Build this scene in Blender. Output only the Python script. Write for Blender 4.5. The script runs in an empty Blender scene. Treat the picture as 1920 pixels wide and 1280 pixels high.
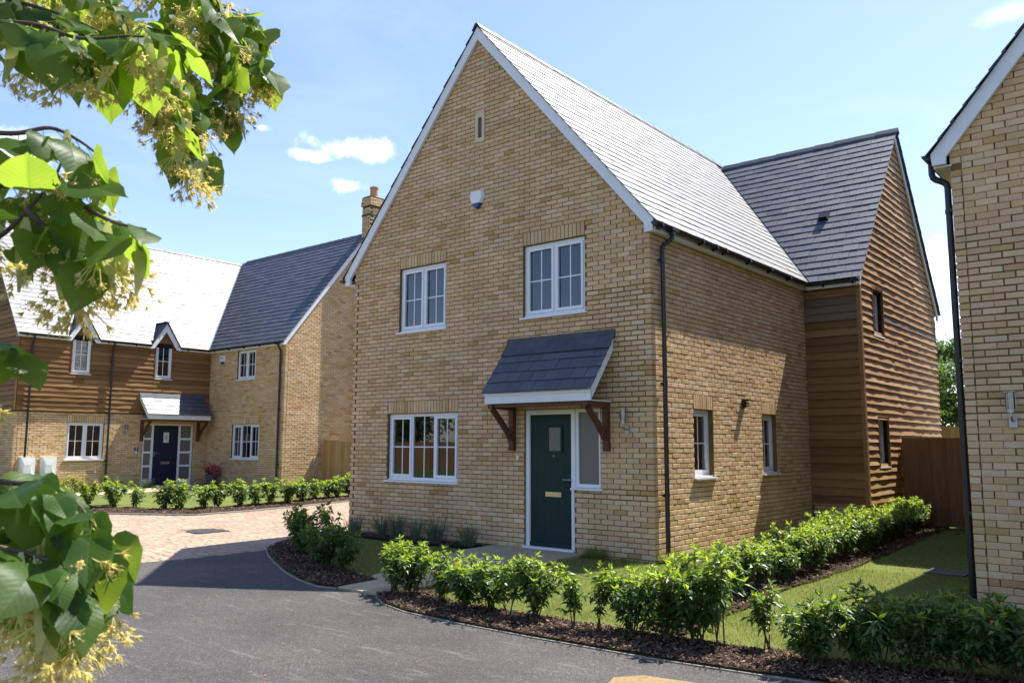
import bpy, math, random
from math import sin, cos, pi, radians, sqrt
from mathutils import Vector, Matrix
from mathutils.geometry import delaunay_2d_cdt

random.seed(7)
R = random.Random(11)
scene = bpy.context.scene
col = scene.collection

# ------------------------------------------------------------------ camera
CAM = Vector((6.0789, -10.5419, 1.666))
YAW, PITCH, ROLL, FPX = 0.6898, 0.1229, 0.0029, 1563.59
_fwd = Vector((-sin(YAW)*cos(PITCH), cos(YAW)*cos(PITCH), sin(PITCH)))
_r = Vector((cos(YAW), sin(YAW), 0)); _u = _r.cross(_fwd)
_right = cos(ROLL)*_r + sin(ROLL)*_u
_up = -sin(ROLL)*_r + cos(ROLL)*_u
cd = bpy.data.cameras.new('camera'); cam = bpy.data.objects.new('camera', cd); col.objects.link(cam)
cd.sensor_width = 36.0; cd.lens = FPX/1920*36; cd.clip_start = 0.05; cd.clip_end = 2000
cd.dof.use_dof = True; cd.dof.focus_distance = 14.0; cd.dof.aperture_fstop = 14
cam.matrix_world = Matrix(((_right.x, _up.x, -_fwd.x, CAM.x), (_right.y, _up.y, -_fwd.y, CAM.y),
                           (_right.z, _up.z, -_fwd.z, CAM.z), (0, 0, 0, 1)))
scene.camera = cam

def project(P):
    d = Vector(P) - CAM; z = d.dot(_fwd)
    if z < 0.05: return None
    return 960 + FPX*d.dot(_right)/z, 640 - FPX*d.dot(_up)/z
def pixdir(px, py):
    return (_fwd + _right*((px-960)/FPX) - _up*((py-640)/FPX)).normalized()

# ------------------------------------------------------------------ sky, sun, exposure
SUN = Vector((0.140, 0.545, 1.0)).normalized()
SUN_EL = math.asin(SUN.z); SUN_AZ = math.atan2(SUN.x, SUN.y)
scene.view_settings.view_transform = 'Standard'
scene.view_settings.look = 'None'
scene.view_settings.exposure = 1.16
scene.view_settings.gamma = 1.0
scene.view_settings.use_curve_mapping = False
scene.cycles.use_denoising = True
scene.cycles.max_bounces = 8
scene.cycles.transparent_max_bounces = 16
scene.cycles.caustics_reflective = False
scene.cycles.caustics_refractive = False

world = bpy.data.worlds.new('World'); scene.world = world; world.use_nodes = True
wt = world.node_tree; wn = wt.nodes; wl = wt.links
wn.clear()
def W(t, **k):
    n = wn.new(t)
    for a, b in k.items(): setattr(n, a, b)
    return n
def wmath(op, a, b=None, c=None):
    n = W('ShaderNodeMath', operation=op)
    for i, v in enumerate((a, b, c)):
        if v is None: continue
        if isinstance(v, (int, float)): n.inputs[i].default_value = v
        else: wl.new(v, n.inputs[i])
    return n.outputs[0]
sky = W('ShaderNodeTexSky', sky_type='NISHITA'); sky.sun_disc = False
sky.sun_elevation = SUN_EL; sky.sun_rotation = SUN_AZ
sky.air_density = 1.0; sky.dust_density = 0.6; sky.ozone_density = 2.2; sky.altitude = 20
tc = W('ShaderNodeTexCoord')
nrm = W('ShaderNodeVectorMath', operation='NORMALIZE'); wl.new(tc.outputs['Generated'], nrm.inputs[0])
noise = W('ShaderNodeTexNoise'); noise.inputs['Scale'].default_value = 19; noise.inputs['Detail'].default_value = 7
noise.inputs['Roughness'].default_value = 0.62
wl.new(nrm.outputs[0], noise.inputs['Vector'])
# small fair-weather clouds, each fixed to a direction in the sky: (px, py, half width, half height, strength)
CLOUDS = [(695, 280, 0.068, 0.021, .95), (585, 292, 0.026, 0.009, .8), (648, 349, 0.030, 0.013, 0.85),
          (40, 275, 0.075, 0.022, 0.9), (1785, 500, 0.050, 0.055, 0.7), (1800, 600, 0.07, 0.05, 0.7),
          (1895, 22, 0.036, 0.013, 0.25), (490, 240, 0.014, 0.006, 0.45), (2300, 380, .16, .05, .9), (-500, 200, .2, .05, .9), (-900, 330, .15, .05, .9)]
acc = None
for (px, py, hw, hh, st) in CLOUDS:
    d = pixdir(px, py)
    side = Vector((0, 0, 1)).cross(d).normalized(); upv = d.cross(side)
    def dot(v):
        n = W('ShaderNodeVectorMath', operation='DOT_PRODUCT'); wl.new(nrm.outputs[0], n.inputs[0]); n.inputs[1].default_value = v
        return n.outputs['Value']
    a = wmath('POWER', wmath('ABSOLUTE', wmath('DIVIDE', dot(side), hw)), 2.0)
    b = wmath('POWER', wmath('ABSOLUTE', wmath('DIVIDE', dot(upv), hh)), 2.0)
    fr = wmath('GREATER_THAN', dot(d), 0.3)
    fall = wmath('SUBTRACT', 1.0, wmath('SQRT', wmath('ADD', a, b)))
    m = wmath('ADD', fall, wmath('MULTIPLY', wmath('SUBTRACT', noise.outputs['Fac'], 0.5), 3.0))
    mr = W('ShaderNodeMapRange'); mr.interpolation_type = 'SMOOTHSTEP'
    mr.inputs['From Min'].default_value = 0.05; mr.inputs['From Max'].default_value = 1.25; mr.inputs['To Max'].default_value = st
    wl.new(m, mr.inputs['Value'])
    inb = wmath('GREATER_THAN', fall, -0.9)
    o = wmath('MULTIPLY', wmath('MULTIPLY', mr.outputs[0], fr), inb)
    acc = o if acc is None else wmath('MAXIMUM', acc, o)
mixc = W('ShaderNodeMix', data_type='RGBA')
skt = W('ShaderNodeMix', data_type='RGBA', blend_type='MULTIPLY'); skt.inputs[0].default_value = 1.0
wl.new(sky.outputs[0], skt.inputs[6]); skt.inputs[7].default_value = (1.0, .955, 1.06, 1)
wl.new(acc, mixc.inputs[0]); wl.new(skt.outputs[2], mixc.inputs[6]); mixc.inputs[7].default_value = (10.5, 10.6, 10.7, 1)
n2 = W('ShaderNodeTexNoise'); n2.inputs['Scale'].default_value = 3.2; n2.inputs['Detail'].default_value = 8; n2.inputs['Roughness'].default_value = .6; n2.inputs['Distortion'].default_value = .8
mp = W('ShaderNodeMapping'); mp.inputs['Scale'].default_value = (1.0, 1.0, 3.2); wl.new(nrm.outputs[0], mp.inputs['Vector']); wl.new(mp.outputs[0], n2.inputs['Vector'])
mr2 = W('ShaderNodeMapRange'); mr2.inputs['From Min'].default_value = .50; mr2.inputs['From Max'].default_value = .85; mr2.inputs['To Max'].default_value = .07; wl.new(n2.outputs['Fac'], mr2.inputs['Value'])
mixw = W('ShaderNodeMix', data_type='RGBA'); wl.new(mr2.outputs[0], mixw.inputs[0]); wl.new(skt.outputs[2], mixw.inputs[6]); mixw.inputs[7].default_value = (9.0, 9.2, 9.4, 1)
wl.new(mixw.outputs[2], mixc.inputs[6])
bg = W('ShaderNodeBackground'); bg.inputs['Strength'].default_value = 0.117
wo = W('ShaderNodeOutputWorld'); wl.new(mixc.outputs[2], bg.inputs['Color']); wl.new(bg.outputs[0], wo.inputs['Surface'])

sl = bpy.data.lights.new('sun', 'SUN'); sl.energy = 5.0; sl.angle = radians(0.5); sl.color = (1.0, 0.955, 0.88)
so = bpy.data.objects.new('sun', sl); col.objects.link(so)
so.rotation_euler = SUN.to_track_quat('Z', 'Y').to_euler()

# ------------------------------------------------------------------ materials
class M:
    pass
def mat(name):
    m = bpy.data.materials.new(name); m.use_nodes = True
    t = m.node_tree; b = t.nodes['Principled BSDF']
    return m, t, b
def N(t, typ, ins=None, **k):
    n = t.nodes.new(typ)
    for a, b in k.items(): setattr(n, a, b)
    for a, v in (ins or {}).items():
        if hasattr(v, 'is_output'): t.links.new(v, n.inputs[a])
        else: n.inputs[a].default_value = v
    return n
def mth(t, op, a, b=None):
    ins = {0: a}
    if b is not None: ins[1] = b
    return N(t, 'ShaderNodeMath', ins, operation=op).outputs[0]
def ramp(t, fac, stops, interp='LINEAR'):
    n = N(t, 'ShaderNodeValToRGB', {0: fac}); e = n.color_ramp; e.interpolation = interp
    while len(e.elements) > 1: e.elements.remove(e.elements[-1])
    e.elements[0].position = stops[0][0]; e.elements[0].color = (*stops[0][1], 1)
    for p, c in stops[1:]:
        x = e.elements.new(p); x.color = (*c, 1)
    return n.outputs[0]
def mixc3(t, f, a, b, blend='MIX'):
    n = N(t, 'ShaderNodeMix', None, data_type='RGBA', blend_type=blend)
    for i, v in ((0, f), (6, a), (7, b)):
        if hasattr(v, 'is_output'): t.links.new(v, n.inputs[i])
        else: n.inputs[i].default_value = v if i == 0 else (*v, 1)
    return n.outputs[2]
def piece_random(t, mul=1.0):
    g = N(t, 'ShaderNodeNewGeometry'); o = N(t, 'ShaderNodeObjectInfo')
    s = mth(t, 'ADD', g.outputs['Random Per Island'], o.outputs['Random'])
    if mul != 1.0: s = mth(t, 'MULTIPLY', s, mul)
    return mth(t, 'FRACT', s), g.outputs['Position']
def noise_n(t, vec, scale, detail=4, rough=.55, dist=0):
    return N(t, 'ShaderNodeTexNoise', {'Vector': vec, 'Scale': scale, 'Detail': detail, 'Roughness': rough, 'Distortion': dist}).outputs['Fac']
def bump(t, b, h, strength, dist=0.01):
    n = N(t, 'ShaderNodeBump', {'Strength': strength, 'Distance': dist, 'Height': h})
    t.links.new(n.outputs[0], b.inputs['Normal'])
def setc(t, b, c): t.links.new(c, b.inputs['Base Color'])

def m_brick(name, tint=(1, 1, 1)):
    m, t, b = mat(name)
    r, pos = piece_random(t); r2, _ = piece_random(t, 7.31)
    c = ramp(t, r, [(0.0, (.43, .30, .185)), (.14, (.40, .262, .168)), (.28, (.46, .335, .215)), (.42, (.42, .275, .185)), (.55, (.48, .36, .25)),
                    (.68, (.44, .31, .185)), (.78, (.36, .25, .12)), (.86, (.44, .345, .27)), (.93, (.39, .235, .15)), (.975, (.30, .195, .082)), (1.0, (.42, .30, .19))])
    n1 = noise_n(t, pos, 9, 5, .65); n2 = noise_n(t, pos, 55, 4, .6); n3 = noise_n(t, pos, 1.1, 3)
    c = mixc3(t, mth(t, 'MULTIPLY', ramp(t, n1, [(.52, (0, 0, 0)), (.72, (1, 1, 1))]), .45), c, (.31, .205, .085))
    c = mixc3(t, mth(t, 'MULTIPLY', ramp(t, n2, [(.55, (0, 0, 0)), (.75, (1, 1, 1))]), .35), c, (.55, .46, .36))
    c = mixc3(t, .55, c, ramp(t, n3, [(.3, (.76, .74, .68)), (.7, (1.17, 1.15, 1.12))]), 'MULTIPLY')
    c = mixc3(t, 1.0, c, tint, 'MULTIPLY')
    setc(t, b, c)
    b.inputs['Roughness'].default_value = .9; b.inputs['Specular IOR Level'].default_value = .2
    bump(t, b, mth(t, 'ADD', noise_n(t, pos, 70, 5, .7), mth(t, 'MULTIPLY', noise_n(t, pos, 16, 2), .8)), .55, .006)
    return m
M.brick = m_brick('buff_brick', (1.44, 1.40, 1.22))
def m_simple(name, c, rough=.5, spec=.5, var=0.0, scale=8, bmp=0.0, metal=0, coat=0):
    m, t, b = mat(name)
    b.inputs['Roughness'].default_value = rough; b.inputs['Specular IOR Level'].default_value = spec; b.inputs['Metallic'].default_value = metal
    b.inputs['Coat Weight'].default_value = coat
    g = N(t, 'ShaderNodeNewGeometry'); n = noise_n(t, g.outputs['Position'], scale, 5, .6)
    lo = tuple(max(0, x*(1-var)) for x in c); hi = tuple(min(1, x*(1+var)) for x in c)
    setc(t, b, ramp(t, n, [(.3, lo), (.7, hi)]))
    if bmp: bump(t, b, noise_n(t, g.outputs['Position'], scale*6, 4), bmp, .005)
    return m
M.mortar = m_simple('mortar', (.150, .100, .048), .95, .1, .22, 14, .5)
M.white = m_simple('white_upvc', (.78, .78, .77), .35, .5, .03, 3)
M.whitewood = m_simple('white_painted_board', (.76, .76, .75), .45, .4, .05, 4, .05)
M.black = m_simple('black_plastic', (.012, .012, .013), .38, .5, .15, 5)
M.lead = m_simple('lead_flashing', (.075, .082, .095), .7, .15, .2, 6, .2)
M.valley = m_simple('valley_lead', (.22, .26, .31), .5, .4, .15, 4)
M.timber = m_simple('stained_oak', (.105, .042, .020), .6, .3, .3, 18, .25)
M.steel = m_simple('brushed_steel', (.38, .37, .35), .42, .5, .05, 6, 0, 1.0)
M.stone = m_simple('cast_stone', (.62, .53, .37), .85, .2, .08, 10, .2)
M.terracotta = m_simple('terracotta', (.52, .27, .13), .8, .2, .1, 9, .1)
M.doorgreen = m_simple('green_door_paint', (.006, .030, .023), .5, .25, .1, 3)
M.doornavy = m_simple('navy_door_paint', (.008, .012, .035), .4, .4, .1, 3)
M.gasbox = m_simple('meter_box_plastic', (.66, .67, .64), .5, .4, .04, 3)
M.blueplastic = m_simple('blue_plastic', (.03, .05, .22), .35, .5, .05, 5)
M.purple = m_simple('purple_print', (.12, .06, .30), .5)
M.ink = m_simple('grey_print', (.12, .12, .13), .5)
M.dark = m_simple('dark_backing', (.02, .018, .016), .9, .1)
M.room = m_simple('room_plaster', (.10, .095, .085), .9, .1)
M.curtain = m_simple('curtain_cloth', (.50, .49, .46), .9, .1, .1, 10)
M.obscure = None
m, t, b = mat('obscure_glass'); setc(t, b, ramp(t, noise_n(t, N(t, 'ShaderNodeNewGeometry').outputs['Position'], 160, 2), [(.35, (.11, .105, .10)), (.65, (.19, .18, .17))]))
b.inputs['Roughness'].default_value = .25; b.inputs['Specular IOR Level'].default_value = .6; M.obscure = m
m = bpy.data.materials.new('window_glass'); m.use_nodes = True; t = m.node_tree; t.nodes.clear()
fr = N(t, 'ShaderNodeFresnel', {'IOR': 1.62}); gl = N(t, 'ShaderNodeBsdfGlossy', {'Color': (.95, .97, 1, 1), 'Roughness': .015})
tr = N(t, 'ShaderNodeBsdfTransparent', {'Color': (.62, .66, .66, 1)})
mx = N(t, 'ShaderNodeMixShader', {0: mth(t, 'MULTIPLY', fr.outputs[0], 1.55), 1: tr.outputs[0], 2: gl.outputs[0]})
N(t, 'ShaderNodeOutputMaterial', {0: mx.outputs[0]}); M.glass = m

def m_slate(name, lo, hi, rough, spec):
    m, t, b = mat(name)
    r, pos = piece_random(t); r2, _ = piece_random(t, 5.7)
    c = ramp(t, r, [(0, lo), (1, hi)])
    c = mixc3(t, .6, c, ramp(t, noise_n(t, pos, 14, 5, .65), [(.3, (.8, .8, .8)), (.7, (1.2, 1.2, 1.2))]), 'MULTIPLY')
    setc(t, b, c)
    t.links.new(mth(t, 'ADD', mth(t, 'MULTIPLY', r2, .10), rough-.05), b.inputs['Roughness'])
    b.inputs['Specular IOR Level'].default_value = spec; b.inputs['IOR'].default_value = 1.66
    v = N(t, 'ShaderNodeVectorMath', {0: pos, 1: (22, 22, 22)}, operation='MULTIPLY').outputs[0]
    bump(t, b, noise_n(t, v, 1.0, 6, .6), .35, .008)
    return m
M.slate = m_slate('natural_slate', (.017, .022, .031), (.040, .049, .064), .555, .80)
M.ridge = m_simple('ridge_tile_clay', (.055, .06, .07), .6, .6, .2, 7, .2)

def m_board(name, lo, mid, hi, scale=1.0):
    m, t, b = mat(name)
    r, _ = piece_random(t)
    g = N(t, 'ShaderNodeNewGeometry'); pos = g.outputs['Position']
    # stretched along the horizontal: grain
    v = N(t, 'ShaderNodeVectorMath', {0: pos, 1: (1.2, 1.2, 28)}, operation='MULTIPLY').outputs[0]
    off = N(t, 'ShaderNodeVectorMath', {0: v, 1: N(t, 'ShaderNodeCombineXYZ', {0: mth(t, 'MULTIPLY', r, 31), 1: 0, 2: 0}).outputs[0]}, operation='ADD').outputs[0]
    gr = noise_n(t, off, 2.2, 6, .65, .6)
    c = ramp(t, r, [(0, lo), (.5, mid), (1, hi)])
    c = mixc3(t, .8, c, ramp(t, gr, [(.28, (.55, .52, .48)), (.72, (1.35, 1.32, 1.28))]), 'MULTIPLY')
    kn = N(t, 'ShaderNodeTexVoronoi', {'Vector': N(t, 'ShaderNodeVectorMath', {0: pos, 1: (1, 1, 2.2)}, operation='MULTIPLY').outputs[0], 'Scale': 3.6}).outputs['Distance']
    c = mixc3(t, ramp(t, kn, [(.035, (1, 1, 1)), (.07, (0, 0, 0))]), c, (.05, .022, .010))
    setc(t, b, c); b.inputs['Roughness'].default_value = .75; b.inputs['Specular IOR Level'].default_value = .25
    bump(t, b, gr, .45, .006)
    return m
M.board = m_board('stained_weatherboard', (.165, .082, .027), (.215, .112, .039), (.285, .160, .064))
M.boardpale = m_board('sunlit_pale_weatherboard', (.31, .18, .075), (.39, .24, .108), (.47, .315, .165))  # paler copy of the stained boards, with the gable side's sunlight in its colour
M.boardgrey = m_board('weathered_grey_board', (.14, .10, .065), (.17, .125, .085), (.20, .15, .105))
def m_fence(name, lo, hi):
    m, t, b = mat(name)
    r, _ = piece_random(t); g = N(t, 'ShaderNodeNewGeometry'); pos = g.outputs['Position']
    v = N(t, 'ShaderNodeVectorMath', {0: pos, 1: (30, 30, 1.5)}, operation='MULTIPLY').outputs[0]
    gr = noise_n(t, v, 1.6, 6, .65, .5)
    c = ramp(t, r, [(0, lo), (1, hi)])
    c = mixc3(t, .8, c, ramp(t, gr, [(.28, (.6, .57, .52)), (.72, (1.3, 1.28, 1.25))]), 'MULTIPLY')
    kn = N(t, 'ShaderNodeTexVoronoi', {'Vector': pos, 'Scale': 4.2}).outputs['Distance']
    c = mixc3(t, ramp(t, kn, [(.04, (1, 1, 1)), (.08, (0, 0, 0))]), c, (.045, .018, .010))
    setc(t, b, c); b.inputs['Roughness'].default_value = .8; b.inputs['Specular IOR Level'].default_value = .2
    bump(t, b, gr, .4, .005)
    return m
M.fence = m_fence('brown_fence_timber', (.19, .098, .045), (.255, .14, .066))
M.fencenew = m_fence('new_fence_timber', (.36, .215, .085), (.46, .29, .125))

m, t, b = mat('tarmac'); pos = N(t, 'ShaderNodeNewGeometry').outputs['Position']
sp = N(t, 'ShaderNodeTexVoronoi', {'Vector': pos, 'Scale': 120.0}).outputs['Color']
spg = N(t, 'ShaderNodeSeparateColor', {0: sp}).outputs[0]
c = ramp(t, spg, [(0, (.034, .0315, .030)), (.6, (.062, .0575, .054)), (.9, (.090, .084, .079)), (1, (.17, .16, .15))])
big = noise_n(t, pos, .55, 5, .6); c = mixc3(t, .7, c, ramp(t, big, [(.34, (.66, .65, .65)), (.66, (1.28, 1.25, 1.22))]), 'MULTIPLY')
sv = N(t, 'ShaderNodeMapping', {'Vector': pos, 'Rotation': (0, 0, .72), 'Scale': (1.5, 8.5, 1)}).outputs[0]
sc = noise_n(t, sv, 1.1, 6, .7); c = mixc3(t, mth(t, 'MULTIPLY', ramp(t, sc, [(.57, (0, 0, 0)), (.70, (1, 1, 1))]), .6), c, (.165, .158, .15))
du = noise_n(t, pos, 1.7, 5, .7); c = mixc3(t, mth(t, 'MULTIPLY', ramp(t, du, [(.60, (0, 0, 0)), (.78, (1, 1, 1))]), .30), c, (.085, .082, .045))
setc(t, b, c); b.inputs['Roughness'].default_value = .82; b.inputs['Specular IOR Level'].default_value = .3
bump(t, b, mth(t, 'ADD', spg, noise_n(t, pos, 240, 2)), .5, .006); M.road = m

def m_ground(name, stops, scale, bmp=.4, big=.5):
    m, t, b = mat(name); pos = N(t, 'ShaderNodeNewGeometry').outputs['Position']
    n = noise_n(t, pos, scale, 6, .7); c = ramp(t, n, stops)
    c = mixc3(t, .6, c, ramp(t, noise_n(t, pos, big, 4), [(.3, (.75, .78, .70)), (.7, (1.2, 1.18, 1.15))]), 'MULTIPLY')
    setc(t, b, c); b.inputs['Roughness'].default_value = .95; b.inputs['Specular IOR Level'].default_value = .1
    bump(t, b, n, bmp, .02); return m
M.lawn = m_ground('lawn_turf', [(.3, (.075, .098, .024)), (.55, (.13, .15, .042)), (.75, (.20, .20, .075))], 38, .6, .9)
M.earth = m_ground('field_grass', [(.3, (.05, .075, .02)), (.7, (.11, .13, .04))], 6)
M.soil = m_ground('bark_soil', [(.3, (.018, .011, .007)), (.7, (.055, .034, .022))], 45, .8)
M.slab = m_ground('buff_paving_slab', [(.3, (.36, .30, .19)), (.7, (.47, .40, .27))], 18, .25, 1.2)
M.kerb = m_ground('concrete_kerb', [(.3, (.20, .19, .165)), (.7, (.32, .30, .26))], 30, .3)
M.cover = m_simple('iron_cover', (.06, .06, .062), .6, .5, .3, 20, .4)
m, t, b = mat('block_paver'); r, pos = piece_random(t)
c = ramp(t, r, [(0, (.34, .225, .165)), (.2, (.40, .30, .215)), (.4, (.31, .215, .175)), (.55, (.42, .32, .23)), (.7, (.35, .235, .18)), (.85, (.29, .235, .20)), (1, (.38, .27, .20))])
c = mixc3(t, .6, c, ramp(t, noise_n(t, pos, 30, 4, .6), [(.3, (.82, .82, .82)), (.7, (1.15, 1.15, 1.15))]), 'MULTIPLY')
c = mixc3(t, .6, c, ramp(t, noise_n(t, pos, .8, 4, .6), [(.3, (.85, .85, .85)), (.7, (1.12, 1.12, 1.12))]), 'MULTIPLY')
c = mixc3(t, 1.0, c, (.90, .905, .84), 'MULTIPLY'); setc(t, b, c); b.inputs['Roughness'].default_value = .9; bump(t, b, noise_n(t, pos, 60, 4), .3, .004); M.paver = m
M.sand = m_simple('jointing_sand', (.22, .17, .12), .95, .1, .2, 20)

def m_leaf(name, stops, rough=.38, trans=.35, tcol=(.30, .46, .04), spec=.5, veins=False):
    m = bpy.data.materials.new(name); m.use_nodes = True; t = m.node_tree; b = t.nodes['Principled BSDF']
    r, pos = piece_random(t)
    c = ramp(t, r, stops)
    c = mixc3(t, .5, c, ramp(t, noise_n(t, pos, 40, 3), [(.3, (.8, .8, .8)), (.7, (1.2, 1.2, 1.2))]), 'MULTIPLY')
    tl = mixc3(t, .0, tcol, tcol)
    if veins:
        oc = N(t, 'ShaderNodeTexCoord').outputs['Object']
        s = N(t, 'ShaderNodeSeparateXYZ', {0: oc})
        w = mth(t, 'SUBTRACT', s.outputs[1], mth(t, 'MULTIPLY', mth(t, 'ABSOLUTE', s.outputs[0]), .9))
        line = mth(t, 'ABSOLUTE', mth(t, 'SUBTRACT', mth(t, 'FRACT', mth(t, 'MULTIPLY', w, 92)), .5))
        vein = ramp(t, line, [(.02, (1, 1, 1)), (.09, (0, 0, 0))])
        mid = ramp(t, mth(t, 'ABSOLUTE', s.outputs[0]), [(.0008, (1, 1, 1)), (.0018, (0, 0, 0))])
        vv = mixc3(t, 1.0, vein, mid, 'LIGHTEN')
        c = mixc3(t, mth(t, 'MULTIPLY', vv, .25), c, (.13, .19, .05))
        tl = mixc3(t, mth(t, 'MULTIPLY', vv, .45), tcol, (.16, .28, .02))
        tl = mixc3(t, mth(t, 'MULTIPLY', r, .5), tl, (.22, .36, .03))
        bump(t, b, mth(t, 'ADD', mth(t, 'MULTIPLY', line, -.6), noise_n(t, oc, 90, 3)), .16, .002)
    setc(t, b, c); b.inputs['Roughness'].default_value = rough; b.inputs['Specular IOR Level'].default_value = spec
    tb = N(t, 'ShaderNodeBsdfTranslucent', {'Color': tl})
    mx = N(t, 'ShaderNodeMixShader', {0: trans, 1: b.outputs[0], 2: tb.outputs[0]})
    out = [n for n in t.nodes if n.type == 'OUTPUT_MATERIAL'][0]; t.links.new(mx.outputs[0], out.inputs[0])
    return m
M.laurel = m_leaf('laurel_leaf', [(0, (.022, .052, .013)), (.5, (.036, .078, .018)), (1, (.055, .105, .024))], .40, .30, (.24, .42, .03))
M.laurelnew = m_leaf('young_laurel_leaf', [(0, (.11, .18, .022)), (.6, (.16, .235, .030)), (1, (.22, .27, .04))], .42, .40, (.55, .72, .05))
M.goldleaf = m_leaf('golden_leaf', [(0, (.25, .24, .03)), (1, (.38, .34, .05))], .5, .3, (.5, .5, .06))
M.deadleaf = m_leaf('dead_leaf', [(0, (.20, .065, .020)), (1, (.32, .13, .045))], .6, .2, (.4, .15, .03))
M.stem = m_simple('woody_stem', (.075, .05, .032), .85, .2, .3, 30)
M.lavender = m_leaf('lavender_foliage', [(0, (.10, .135, .075)), (1, (.17, .205, .125))], .8, .2, (.16, .20, .12), .2)
M.grassblade = m_leaf('grass_blade', [(0, (.10, .135, .027)), (.5, (.165, .195, .050)), (1, (.27, .265, .10))], .6, .3, (.42, .48, .10), .3)
M.limeleaf = m_leaf('lime_leaf', [(0, (.020, .055, .012)), (.5, (.038, .090, .018)), (1, (.070, .13, .024))], .42, .54, (.40, .56, .05), .22, True)
M.bract = m_leaf('lime_bract', [(0, (.44, .46, .17)), (1, (.56, .55, .25))], .55, .35, (.62, .64, .22), .3)
M.flower = m_leaf('lime_flower', [(0, (.58, .47, .13)), (.5, (.70, .61, .22)), (1, (.78, .73, .42))], .6, .5, (.85, .72, .24), .2)
M.bark = m_simple('lime_bark', (.10, .075, .055), .9, .2, .35, 22, .5)
M.treeleaf = m_leaf('tree_leaf', [(0, (.028, .055, .014)), (.5, (.045, .085, .02)), (1, (.08, .13, .03))], .5, .3, (.22, .36, .05), .3)
M.pink = m_leaf('pink_petal', [(0, (.55, .05, .10)), (1, (.70, .14, .18))], .6, .25, (.7, .15, .18), .2)
M.chip = m_simple('bark_chip', (.085, .045, .027), .9, .15, .55, 26)
m, t, b = mat('bark_chips'); r, pos = piece_random(t)
setc(t, b, ramp(t, r, [(0, (.022, .012, .008)), (.4, (.065, .035, .020)), (.75, (.12, .065, .036)), (.93, (.20, .12, .07)), (1, (.34, .24, .15))]))
b.inputs['Roughness'].default_value = .9; M.chip = m
M.pot = m_simple('grey_pot', (.10, .10, .10), .7, .3, .1, 8)

# ------------------------------------------------------------------ helpers
class MB:
    """collects polygons and links them as one mesh object"""
    def __init__(s): s.v = []; s.f = []; s.mi = []
    def poly(s, pts, flip=False):
        n = len(s.v); s.v.extend([tuple(p) for p in pts]); i = list(range(n, n+len(pts)))
        s.f.append(i[::-1] if flip else i)
    def add(s, vs, fs):
        n = len(s.v); s.v.extend([tuple(p) for p in vs]); s.f.extend([[i+n for i in f] for f in fs])
    def box(s, x0, x1, y0, y1, z0, z1):
        s.add([(x0, y0, z0), (x1, y0, z0), (x1, y1, z0), (x0, y1, z0), (x0, y0, z1), (x1, y0, z1), (x1, y1, z1), (x0, y1, z1)],
              [(0, 3, 2, 1), (4, 5, 6, 7), (0, 1, 5, 4), (1, 2, 6, 5), (2, 3, 7, 6), (3, 0, 4, 7)])
    def bar(s, a, b, w, h, upv=(0, 0, 1)):
        a, b = Vector(a), Vector(b); d = (b-a).normalized(); sx = d.cross(Vector(upv)).normalized(); sy = sx.cross(d)
        vs = []
        for p in (a, b):
            for i, j in ((-1, -1), (1, -1), (1, 1), (-1, 1)): vs.append(p + sx*(i*w/2) + sy*(j*h/2))
        s.add(vs, [(3, 2, 1, 0), (4, 5, 6, 7), (0, 1, 5, 4), (1, 2, 6, 5), (2, 3, 7, 6), (3, 0, 4, 7)])
    def prism(s, pts, vec):
        n = len(pts); vec = Vector(vec); vs = [Vector(p) for p in pts] + [Vector(p)+vec for p in pts]
        nrm = Vector((0, 0, 0))
        for i in range(n): nrm += vs[i].cross(vs[(i+1) % n])
        o = nrm.dot(vec) > 0
        fs = [list(range(n))[::-1] if o else list(range(n)), list(range(n, 2*n)) if o else list(range(n, 2*n))[::-1]]
        for i in range(n):
            j = (i+1) % n
            fs.append((i, j, j+n, i+n) if o else (j, i, i+n, j+n))
        s.add(vs, fs)
    def tube(s, pts, rad, seg=8, caps=True):
        pts = [Vector(p) for p in pts]; rs = rad if isinstance(rad, (list, tuple)) else [rad]*len(pts)
        n0 = len(s.v); prev = None
        for i, p in enumerate(pts):
            d = (pts[min(i+1, len(pts)-1)] - pts[max(i-1, 0)]).normalized()
            ref = Vector((0, 0, 1)) if abs(d.z) < .9 else Vector((1, 0, 0))
            if prev is None: sx = d.cross(ref).normalized()
            else: sx = (prev - d*prev.dot(d)).normalized()
            prev = sx; sy = d.cross(sx)
            for k in range(seg):
                a = 2*pi*k/seg; s.v.append(tuple(p + (sx*cos(a)+sy*sin(a))*rs[i]))
        for i in range(len(pts)-1):
            for k in range(seg):
                a = n0+i*seg+k; b = n0+i*seg+(k+1) % seg
                s.f.append([a, b, b+seg, a+seg])
        if caps:
            s.f.append([n0+k for k in range(seg)][::-1]); e = n0+(len(pts)-1)*seg; s.f.append([e+k for k in range(seg)])
    def lathe(s, c, prof, seg=14):
        c = Vector(c); n0 = len(s.v)
        for r, z in prof:
            for k in range(seg):
                a = 2*pi*k/seg; s.v.append((c.x+r*cos(a), c.y+r*sin(a), c.z+z))
        for i in range(len(prof)-1):
            for k in range(seg):
                a = n0+i*seg+k; b = n0+i*seg+(k+1) % seg; s.f.append([a, b, b+seg, a+seg])
    def build(s, name, m, parent=None, smooth=False, off=None, kind=None):
        off = off if off is not None else (parent_loc(parent) if parent else Vector((0, 0, 0)))
        me = bpy.data.meshes.new(name)
        me.from_pydata([(x-off[0], y-off[1], z-off[2]) for x, y, z in s.v], [], s.f)
        me.materials.append(m)
        if smooth: me.polygons.foreach_set('use_smooth', [True]*len(me.polygons))
        me.update()
        o = bpy.data.objects.new(name, me); col.objects.link(o)
        if parent: o.parent = parent
        if kind: o['kind'] = kind
        return o
ROOT = {}
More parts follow.
